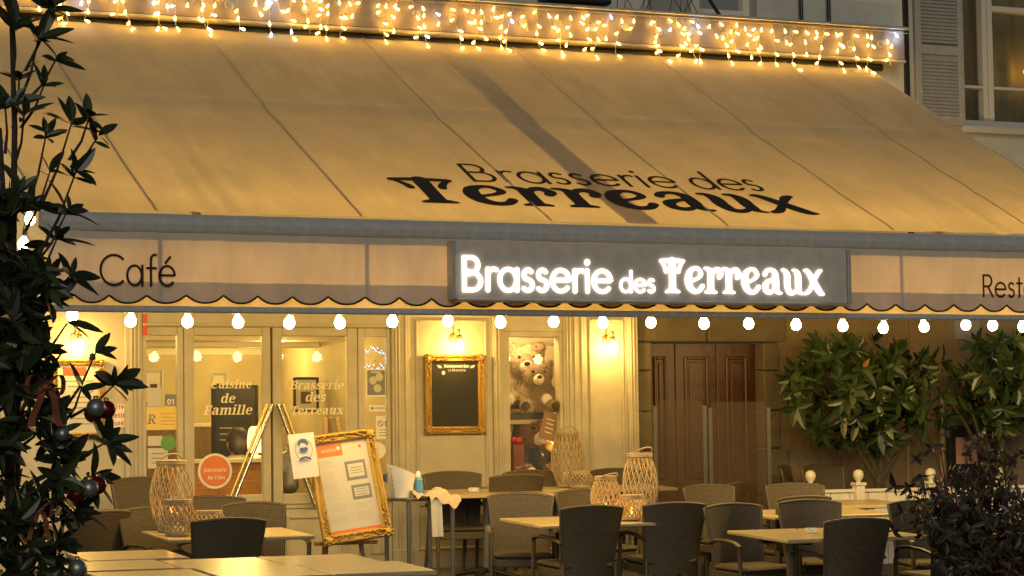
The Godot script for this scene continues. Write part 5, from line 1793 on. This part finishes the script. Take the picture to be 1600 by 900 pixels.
func serving_stand() -> void:
	var z := 2.6
	var c := pz(655, 777, z)
	var g := ground(z)
	var h := c.y - g
	var s := thing("serving_stand", "tall narrow grey metal side table before the cream panel", "side table", Vector3(c.x, g, z), 0.25)
	var mb := MB.new()
	mb.box(Vector3(0, h - 0.012, 0), Vector3(0.46, 0.024, 0.34), 0.006)
	part(s, "table_top", mb, M.grey_metal)
	for sx in [-1.0, 1.0]:
		for sz in [-1.0, 1.0]:
			mb = MB.new()
			mb.box(Vector3(sx * 0.205, (h - 0.025) * 0.5, sz * 0.15), Vector3(0.028, h - 0.026, 0.028), 0.004)
			part(s, "leg", mb, M.grey_metal)
		mb = MB.new()
		mb.box(Vector3(sx * 0.205, 0.16, 0), Vector3(0.016, 0.016, 0.27), 0.003)
		part(s, "stretcher", mb, M.grey_metal)
	var top := c.y
	var bk := thing("white_bucket", "white slanted wine cooler on the grey side table", "bucket", Vector3(pz(626, 772, z).x, top + 0.001, z + 0.02), 0.3)
	mb = MB.new()
	mb.grid(func(u, v): 
		var a: float = TAU * u
		var r: float = lerpf(0.075, 0.118, v)
		return Vector3(cos(a) * r, v * (0.215 + 0.045 * cos(a + 2.8)), sin(a) * r * 0.85), 28, 8, Vector3.BACK)
	part(bk, "wall", mb, M.white_card)
	mb = MB.new()
	mb.lathe([[0.075, 0.002], [0.0, 0.002]], 20)
	part(bk, "bottom", mb, M.white_card)
	var bo := thing("sanitizer_bottle", "small bottle with blue label and white pump on the grey side table", "bottle", Vector3(pz(658, 770, z).x, top + 0.001, z - 0.06))
	mb = MB.new()
	mb.lathe([[0.0, 0.0], [0.034, 0.0], [0.036, 0.03], [0.036, 0.03]], 16)
	part(bo, "base", mb, M.white_card)
	mb = MB.new()
	mb.lathe([[0.0362, 0.03], [0.0362, 0.13], [0.03, 0.145], [0.014, 0.152]], 16)
	part(bo, "label", mb, M.bottle_blue)
	mb = MB.new()
	mb.lathe([[0.015, 0.152], [0.018, 0.156], [0.018, 0.185], [0.008, 0.20], [0.0, 0.20]], 12)
	part(bo, "pump", mb, M.white_card)
	mb = MB.new()
	mb.grid(func(u, v): 
		var x: float = -0.17 + 0.36 * u
		var zz: float = -0.13 + 0.27 * v
		var y: float = 0.035 + 0.028 * sin(u * 9.0 + v * 4.0) + 0.018 * sin(u * 21.0 - v * 7.0) - 0.03 * absf(u - 0.5)
		if v > 0.82 and u > 0.3:
			y -= (v - 0.82) * 0.42
		return Vector3(x, maxf(y, 0.004) if v <= 0.82 else y, zz + (0.04 if v > 0.82 else 0.0)), 26, 20, Vector3.UP)
	single("printed_cloth", mb, M.cloth_print, "crumpled cream printed cloth lying on the grey side table", "cloth", "", Vector3(pz(668, 780, z).x, top + 0.002, z + 0.05))
	var tw := pz(682, 808, z + 0.22)
	mb = MB.new()
	mb.grid(func(u, v): return Vector3(-0.045 + 0.09 * u + 0.008 * v, 0.14 - 0.29 * v, 0.01 * sin(u * 7.0) * v), 8, 10, Vector3.BACK)
	single("hanging_towel", mb, M.paper, "cream towel hanging down the front of the grey side table", "towel", "", tw)

func screens_and_planter() -> void:
	var z := 1.12
	var gr := ground(z)
	var k := 0
	for q in [[1026, 1096, 625], [1112, 1196, 628]]:
		var a := pz(q[0], 700, z)
		var b := pz(q[1], 700, z)
		var t := pz(q[0], q[2], z)
		var s := thing("wind_screen", ["glass wind screen with rounded top left of the middle posts", "glass wind screen with rounded top right of the middle posts"][k], "wind screen", Vector3(a.x, gr, z))
		var w := b.x - a.x
		var h := t.y - gr
		var mb := MB.new()
		var r := 0.04
		var pts := [Vector2(0, 0.05), Vector2(w, 0.05), Vector2(w, h - r), Vector2(w - r * 0.3, h - r * 0.3), Vector2(w - r, h), Vector2(r, h), Vector2(r * 0.3, h - r * 0.3), Vector2(0, h - r)]
		for i in range(1, pts.size() - 1):
			mb.flat(Vector3(pts[0].x, pts[0].y, 0), Vector3(pts[i].x, pts[i].y, 0), Vector3(pts[i + 1].x, pts[i + 1].y, 0), Vector3.BACK)
		part(s, "pane", mb, M.smoked_glass)
		mb = MB.new()
		mb.span(Vector3(0.0, 0.0, -0.02), Vector3(w, 0.06, 0.02), 0.004)
		part(s, "bottom_rail", mb, M.dark_metal)
		for e in [-0.035, w + 0.012]:
			mb = MB.new()
			mb.span(Vector3(e, 0.0, -0.022), Vector3(e + 0.04, h - 0.05, 0.022), 0.006)
			part(s, "post", mb, M.post_grey)
		mb = MB.new()
		mb.ball(Vector3(w - 0.06 if k == 0 else 0.05, 0.62, 0.012), Vector3(0.014, 0.014, 0.01), 6, 10)
		part(s, "stud", mb, M.chrome)
		k += 1
	var pz0 := 0.95
	var a := pz(1268, 790, pz0)
	var top := pz(1341, 764, pz0).y
	var g := 0.02
	var x1 := a.x + 3.2
	var p := thing("white_planter", "long white wooden planter with ball topped posts holding the laurels", "planter", Vector3(a.x, g, pz0))
	var h := top - g
	var mb := MB.new()
	for i in 16:
		mb = MB.new()
		mb.span(Vector3(i * 0.2 + 0.003, 0.02, -0.015), Vector3(i * 0.2 + 0.197, h - 0.03, 0.01), 0.004)
		part(p, "plank", mb, M.white_paint)
	mb = MB.new()
	mb.span(Vector3(0.0, h - 0.03, -0.04), Vector3(x1 - a.x, h, 0.03), 0.005)
	part(p, "top_rail", mb, M.white_paint)
	mb = MB.new()
	mb.span(Vector3(0.0, 0.0, -0.66), Vector3(x1 - a.x, h - 0.02, -0.63), 0.005)
	part(p, "back_board", mb, M.white_paint)
	mb = MB.new()
	mb.span(Vector3(0.01, 0.05, -0.63), Vector3(x1 - a.x, h - 0.09, -0.02), 0.0)
	part(p, "soil", mb, M.dark_bark)
	for u in [1267, 1342, 1455, 1560]:
		var c := pz(u, 760, pz0 + 0.03).x - a.x
		var po := MB.new()
		po.span(Vector3(c - 0.045, 0.0, -0.02), Vector3(c + 0.045, h + 0.03, 0.07), 0.006)
		var post := part(p, "post", po, M.white_paint)
		po = MB.new()
		po.span(Vector3(c - 0.056, h + 0.03, -0.03), Vector3(c + 0.056, h + 0.06, 0.08), 0.006)
		part(post, "cap", po, M.white_paint)
		po = MB.new()
		po.lathe([[0.025, 0.0], [0.02, 0.012], [0.042, 0.04], [0.050, 0.07], [0.042, 0.10], [0.02, 0.117], [0.0, 0.12]], 16, Vector3(c, h + 0.06, 0.025))
		part(post, "ball_finial", po, M.white_paint)
	# a long plank bench before the planter
	var be := thing("plank_bench", "low cream plank bench running along the white planter", "bench", Vector3(pz(1300, 790, 1.35).x, ground(1.35), 1.35), 0.0, "", SLOPE)
	for i in 2:
		mb = MB.new()
		mb.span(Vector3(0, 0.50 + 0.0 * i, -0.16 + 0.17 * i), Vector3(2.4, 0.535, -0.005 + 0.17 * i), 0.006)
		part(be, "plank", mb, M.table_top)
	for x in [0.2, 1.2, 2.2]:
		mb = MB.new()
		mb.span(Vector3(x - 0.03, 0.0, -0.14), Vector3(x + 0.03, 0.498, 0.14), 0.006)
		part(be, "leg", mb, M.white_paint)

# ---------------------------------------------------------------- plants
func pixel(p: Vector3) -> Vector2:
	var c := cam_basis.transposed() * (p - cam_at)
	return Vector2(800.0 - F_PX * c.x / c.z, 450.0 + F_PX * c.y / c.z)
func leaf_mesh(bend: float, width: float) -> ArrayMesh:        # one unit long along +y, top face +z
	var mb := MB.new()
	var n := 6
	var rows := []
	for i in n + 1:
		var t := float(i) / n
		var w := width * pow(sin(PI * clampf(t * 0.96 + 0.02, 0.0, 1.0)), 0.75) * (1.0 - 0.25 * t)
		var c := Vector3(0, t - 0.15 * bend * t * t, -bend * t * t)
		rows.append([c + Vector3(-w, 0, w * 0.28), c, c + Vector3(w, 0, w * 0.28)])
	for i in n:
		for k in 2:
			var s := -0.28 if k == 1 else 0.28
			var nn := Vector3(s, 0.4 * bend, 1).normalized()
			mb.tri(rows[i][k], rows[i][k + 1], rows[i + 1][k + 1], nn, nn, nn)
			mb.tri(rows[i][k], rows[i + 1][k + 1], rows[i + 1][k], nn, nn, nn)
	return mb.mesh()
func whorl(list: Array, c: Vector3, axis: Vector3, count: int, size: float, open := 0.9, tones := 3) -> void:      # leaves spreading round a shoot tip
	var x := axis.cross(Vector3(0.3, 0.2, 1)).normalized()
	var y := axis.cross(x).normalized()
	for k in count:
		var a := TAU * k / count + rng.randf_range(-0.35, 0.35)
		var o := open * rng.randf_range(0.55, 1.35)
		var out := (x * cos(a) + y * sin(a))
		var d := (axis * cos(o) + out * sin(o)).normalized()
		d.y -= 0.12
		d = d.normalized()
		var nrm := (axis * sin(o) - out * cos(o))
		nrm = (nrm - d * nrm.dot(d)).normalized()
		var side := d.cross(nrm).normalized()
		var s := size * rng.randf_range(0.55, 1.2)
		var b := Basis(side * s, d * s, nrm * s).rotated(d, rng.randf_range(-0.5, 0.5))
		list.append([Transform3D(b, c + axis * rng.randf_range(-0.03, 0.015)), rng.randi() % tones, rng.randi() % 3])
func put_leaves(parent: Node, list: Array, meshes: Array, mats: Array) -> void:      # the 300 nearest as parts, the rest as one
	list.sort_custom(func(p, q): return (p[0].origin as Vector3).distance_squared_to(cam_at) < (q[0].origin as Vector3).distance_squared_to(cam_at))
	for i in mini(300, list.size()):
		var o := MeshInstance3D.new()
		o.name = "leaf"
		o.mesh = meshes[list[i][2]]
		o.material_override = mats[list[i][1]]
		parent.add_child(o, true)
		o.transform = Transform3D(Basis.IDENTITY, -(parent as Node3D).position) * (list[i][0] as Transform3D)
	if list.size() > 300:
		var mm := MultiMesh.new()
		mm.transform_format = MultiMesh.TRANSFORM_3D
		mm.use_colors = true
		mm.mesh = meshes[0]
		mm.instance_count = list.size() - 300
		for i in range(300, list.size()):
			mm.set_instance_transform(i - 300, Transform3D(Basis.IDENTITY, -(parent as Node3D).position) * (list[i][0] as Transform3D))
			var c: Color = (mats[list[i][1]] as StandardMaterial3D).albedo_color.srgb_to_linear()
			mm.set_instance_color(i - 300, c)
		var mi := MultiMeshInstance3D.new()
		mi.name = "foliage"
		mi.multimesh = mm
		var m: StandardMaterial3D = (mats[0] as StandardMaterial3D).duplicate()
		m.albedo_color = Color.WHITE
		m.vertex_color_use_as_albedo = true
		mi.material_override = m
		stuff(mi)
		parent.add_child(mi, true)
func limb(parent: Node, called: String, pts: Array, r0: float, r1: float, m: Material) -> void:
	var mb := MB.new()
	var q := []
	var r := []
	for i in pts.size():
		q.append((pts[i] as Vector3) - (parent as Node3D).position)
		r.append(lerpf(r0, r1, float(i) / (pts.size() - 1)))
	mb.tube(q, r, 8)
	part(parent, called, mb, m)

func laurels() -> void:
	var lm := [leaf_mesh(0.12, 0.20), leaf_mesh(0.30, 0.18), leaf_mesh(0.55, 0.22)]
	var mats := [M.laurel_dark, M.laurel_mid, M.laurel_pale, M.leaf_rust]
	for i in 2:
		var z := 0.72
		var base := pz([1374, 1560][i], 768, z)
		var t := thing("laurel_tree", ["broad leaved laurel with forked green trunk in the white planter", "paler laurel beside the pink showcase at the end of the planter"][i], "tree", Vector3(base.x, base.y - 0.05, z))
		var heart := pz([1362, 1590][i], [612, 596][i], z)
		var rx: float = [0.90, 0.66][i]
		var ry: float = [0.56, 0.52][i]
		var b0 := t.position
		limb(t, "trunk", [b0 - Vector3(0, 0.1, 0), b0 + Vector3(0.0, 0.18, 0.0), b0 + Vector3(0.03, 0.34, 0), b0 + Vector3(0.06, 0.62, 0.02)], 0.062, 0.028, M.bark)
		for q in [[-0.22, 0.55, 0.05], [0.16, 0.6, -0.08], [-0.08, 0.66, -0.1], [0.30, 0.55, 0.1], [-0.36, 0.7, 0.0]]:
			limb(t, "limb", [b0 + Vector3(0.0, 0.12, 0), b0 + Vector3(q[0] * 0.4, 0.34, q[2] * 0.5), b0 + Vector3(q[0], q[1], q[2]), b0 + Vector3(q[0] * 1.7, q[1] + 0.35, q[2] * 2.0)], 0.034, 0.010, M.bark)
		var list := []
		for k in [150, 105][i]:
			var d := Vector3(rng.randfn(), rng.randfn(), rng.randfn()).normalized()
			var rad := pow(rng.randf(), 0.45)
			var c := heart + Vector3(d.x * rx * rad, d.y * ry * rad, d.z * 0.48 * rad)
			if c.z < 0.12:
				c.z = 0.12 + rng.randf() * 0.2
			var ax := (Vector3(d.x, d.y * 0.6 - 0.30, d.z + 0.6)).normalized()
			whorl(list, c, ax, 7 + rng.randi() % 3, 0.185, 1.05, 3)
			if k % 3 == 0:
				limb(t, "twig", [c - ax * 0.02, c.lerp(heart, 0.3) - Vector3(0, 0.03, 0), c.lerp(b0 + Vector3(0, 0.7, 0), 0.55)], 0.005, 0.008, M.bark)
		for k in 4:
			list[rng.randi() % list.size()][1] = 3
		put_leaves(t, list, lm, mats)
	for q in [[1473, 655, 762, 0.5, 0.028, "grey wooden stake standing in the planter behind the laurel crown"], [1419, 690, 762, 0.45, 0.014, "thin pale stake standing in the planter beside the laurel trunk"]]:
		var a := pz(q[0], q[2], q[3])
		var b := pz(q[0], q[1] - 40, q[3])
		var mb := MB.new()
		mb.tube([Vector3.ZERO, Vector3(0.01, b.y - a.y, 0)], q[4], 8)
		single("wooden_stake", mb, M.render_tan, q[5], "stake", "", a)

func left_tree() -> void:
	var z := 8.0
	var g := ground(z)
	var base := pz(14, 880, z)
	var t := thing("decorated_evergreen", "tall dark evergreen hung with baubles and ribbons beside the joined tables", "tree", Vector3(base.x, g, z))
	var lm := [leaf_mesh(0.06, 0.19), leaf_mesh(0.25, 0.16), leaf_mesh(0.55, 0.21)]
	var mats := [M.leaf_dark, M.leaf_mid, M.leaf_pale]
	var list := []
	limb(t, "trunk", [Vector3(base.x, g, z), Vector3(base.x + 0.01, 1.0, z), pz(20, 420, z), pz(23, 200, z), pz(18, 40, z), pz(16, -40, z)], 0.026, 0.007, M.dark_bark)
	limb(t, "limb", [Vector3(base.x, 0.4, z), pz(30, 600, z - 0.1), pz(6, 330, z - 0.1), pz(0, 200, z - 0.1)], 0.03, 0.01, M.dark_bark)
	# shoots that can be told apart: [tip px, root px, leaves, leaf length, depth]
	var shoots := [
		[112, 192, 60, 330, 8, 0.155, 8.05], [140, 182, 108, 250, 4, 0.15, 8.1], [72, 210, 40, 330, 6, 0.14, 8.0], [118, 270, 60, 400, 7, 0.165, 8.05], [105, 330, 50, 420, 8, 0.16, 8.1],
		[78, 268, 40, 360, 4, 0.15, 7.95], [152, 215, 110, 262, 4, 0.13, 8.05], [60, 60, 30, 160, 7, 0.16, 8.0], [22, 40, 20, 120, 8, 0.16, 8.1], [80, 8, 40, 110, 7, 0.17, 8.0],
		[30, 120, 20, 200, 7, 0.15, 7.9], [8, 165, 8, 240, 7, 0.16, 8.0], [38, 178, 22, 260, 5, 0.14, 8.1], [70, 130, 32, 200, 4, 0.15, 8.05], [88, 92, 40, 160, 4, 0.15, 8.05],
		[112, 428, 60, 470, 6, 0.165, 8.1], [90, 370, 50, 440, 7, 0.16, 8.0], [75, 470, 40, 540, 7, 0.165, 8.1], [105, 505, 55, 560, 6, 0.16, 8.05],
		[150, 550, 100, 640, 5, 0.14, 8.15], [180, 600, 110, 652, 9, 0.165, 8.15], [128, 605, 100, 660, 3, 0.14, 8.1], [60, 560, 30, 620, 7, 0.17, 8.0],
		[168, 690, 90, 720, 9, 0.175, 8.15], [145, 745, 80, 760, 9, 0.17, 8.1], [100, 720, 40, 760, 8, 0.17, 8.0], [70, 655, 30, 700, 8, 0.17, 8.0], [120, 800, 50, 820, 7, 0.16, 8.05],
		[86, 850, 40, 870, 7, 0.165, 8.0], [40, 620, 20, 700, 8, 0.17, 7.9],
	]
	for s in shoots:
		var tip := pz(s[0], s[1], s[6])
		var root := pz(s[2], s[3], z)
		limb(t, "twig", [root, root.lerp(tip, 0.5) + Vector3(0.01, -0.015, 0), tip], 0.009, 0.004, M.dark_bark)
		var ax := ((tip - root).normalized() + Vector3(0, 0.2, 0.75)).normalized()
		whorl(list, tip, ax, s[4] + 1, s[5] * 1.08, 1.05)
	for k in 200:
		var v := rng.randf_range(300.0, 905.0)
		var lim := 70.0 if v < 420.0 else (88.0 if v < 640.0 else 112.0)
		var u := rng.randf_range(-40.0, lim - 12.0)
		var zz := z + rng.randf_range(-0.45, 0.35)
		var c := pz(u, v, zz)
		var ax := Vector3(rng.randf_range(-0.6, 0.8), rng.randf_range(-0.2, 0.9), rng.randf_range(0.0, 1.0)).normalized()
		whorl(list, c, ax, 6 + rng.randi() % 3, 0.138, 1.0)
		if k % 4 == 0:
			limb(t, "twig", [c, c.lerp(pz(14, v + 40.0, z), 0.6), pz(14, v + 70.0, z)], 0.005, 0.01, M.dark_bark)
	var lit := [Vector2(47, 343), Vector2(36, 382), Vector2(113, 493), Vector2(124, 540), Vector2(95, 520)]
	list = list.filter(func(q): return lit.all(func(c): return c.distance_to(pixel(q[0] * Vector3(0, 0.5, 0))) > 22.0))
	put_leaves(t, list, lm, mats)
	# baubles
	var ba := MB.new()
	ba.ball(Vector3.ZERO, Vector3.ONE * 0.047, 12, 18)
	var cp := MB.new()
	cp.lathe([[0.013, 0.043], [0.013, 0.058], [0.0, 0.06]], 10)
	var bm := ba.mesh()
	var cm := cp.mesh()
	for q in [[150, 637, "silver", "silver bauble above two dark red ones near the guide stickers"], [146, 646, "red", "dark red bauble half behind the upper silver one"], [166, 640, "red", "dark red bauble right of the upper silver one"], [139, 763, "silver", "dull silver bauble between two red ones beside the wicker chair"], [121, 772, "red", "dark red bauble left of the lower silver one"], [152, 758, "red", "bright red bauble right of the lower silver one"], [121, 888, "silver", "silver bauble hanging low before the joined table block"], [98, 678, "silver", "small tarnished bauble among the dark leaves"]]:
		var red: bool = q[2] == "red"
		var o := thing("bauble", q[3], "bauble", pz(q[0], q[1], 8.22 if not red else 8.17), 0.0, "baubles on the evergreen")
		part(o, "ball", bm, M.bauble_red if red else M.bauble_silver)
		part(o, "cap", cm, M.brass)
		if q[0] == 98:
			o.scale = Vector3.ONE * 0.8
	for q in [[72, 605, "terracotta ribbon bow tied high in the evergreen beside the price list", 1.0], [62, 800, "terracotta ribbon bow tied low in the evergreen", 0.7]]:
		var r := thing("ribbon_bow", q[2], "ribbon", pz(q[0], q[1], 8.3), 0.3, "ribbons on the evergreen")
		r.scale = Vector3.ONE * q[3]
		for s in [-1.0, 1.0]:
			var mb := MB.new()
			mb.grid(func(u, v): return Vector3(s * 0.10 * sin(u * PI), 0.05 * sin(u * TAU) + 0.01, (v - 0.5) * 0.045 + 0.01 * cos(u * 5.0)), 16, 2, Vector3.UP)
			part(r, "loop", mb, M.ribbon)
			mb = MB.new()
			mb.grid(func(u, v): return Vector3(s * 0.02 + s * 0.06 * u + (v - 0.5) * 0.04, -0.19 * u, 0.012 * sin(u * 6.0)), 10, 2, Vector3.BACK)
			part(r, "tail", mb, M.ribbon)
		var kn := MB.new()
		kn.ball(Vector3.ZERO, Vector3(0.022, 0.02, 0.024), 6, 10)
		part(r, "knot", kn, M.ribbon)

func shrub() -> void:
	var z := 6.6
	var base := pz(1545, 900, z)
	var g := ground(z)
	var t := thing("reddish_shrub", "dark reddish feathery shrub in front of the right hand chair", "shrub", Vector3(base.x, g, z))
	var lm := [leaf_mesh(0.15, 0.20), leaf_mesh(0.3, 0.16), leaf_mesh(0.6, 0.24)]
	var mats := [M.shrub_red, M.shrub_green, M.shrub_grey]
	var list := []
	for k in 60:
		var tipu := rng.randf_range(1430.0, 1640.0)
		var low: float = 655.0 + pow(absf(tipu - 1530.0) / 110.0, 1.6) * 110.0
		var tip := pz(tipu, rng.randf_range(low, 840.0), z + rng.randf_range(-0.35, 0.35))
		var root := Vector3(base.x + rng.randf_range(-0.15, 0.15), g + 0.02, z + rng.randf_range(-0.12, 0.12))
		var mid := root.lerp(tip, 0.55) + Vector3(0, 0.12, 0)
		limb(t, "stem", [root, mid, tip], 0.008, 0.003, M.dark_bark)
		for s in 9:
			var c := mid.lerp(tip, s / 8.0) + Vector3(rng.randfn() * 0.05, rng.randfn() * 0.05, rng.randfn() * 0.06)
			var ax := Vector3(rng.randfn(), rng.randf_range(0.0, 1.0), rng.randfn() + 0.4).normalized()
			whorl(list, c, ax, 7, 0.055, 1.1)
	# the dense lower mass of broader grey leaves, and a few stray shoots to the left
	for k in 190:
		var c := pz(rng.randf_range(1465.0, 1640.0), rng.randf_range(770.0, 930.0), z + rng.randf_range(0.0, 0.45))
		whorl(list, c, Vector3(rng.randfn() * 0.5, 0.6, 0.8).normalized(), 6, 0.085, 1.1)
	for q in [[1398, 762], [1420, 760], [1410, 800], [1440, 745], [1395, 830], [1455, 700], [1480, 672]]:
		var c := pz(q[0], q[1], z + 0.1)
		limb(t, "stem", [pz(1490, 850, z), pz(lerpf(q[0], 1490, 0.4), q[1] - 4.0, z + 0.08), c], 0.005, 0.002, M.dark_bark)
		whorl(list, c, Vector3(-0.5, -0.2, 0.6).normalized(), 4, 0.085, 1.0)
	put_leaves(t, list, lm, mats)
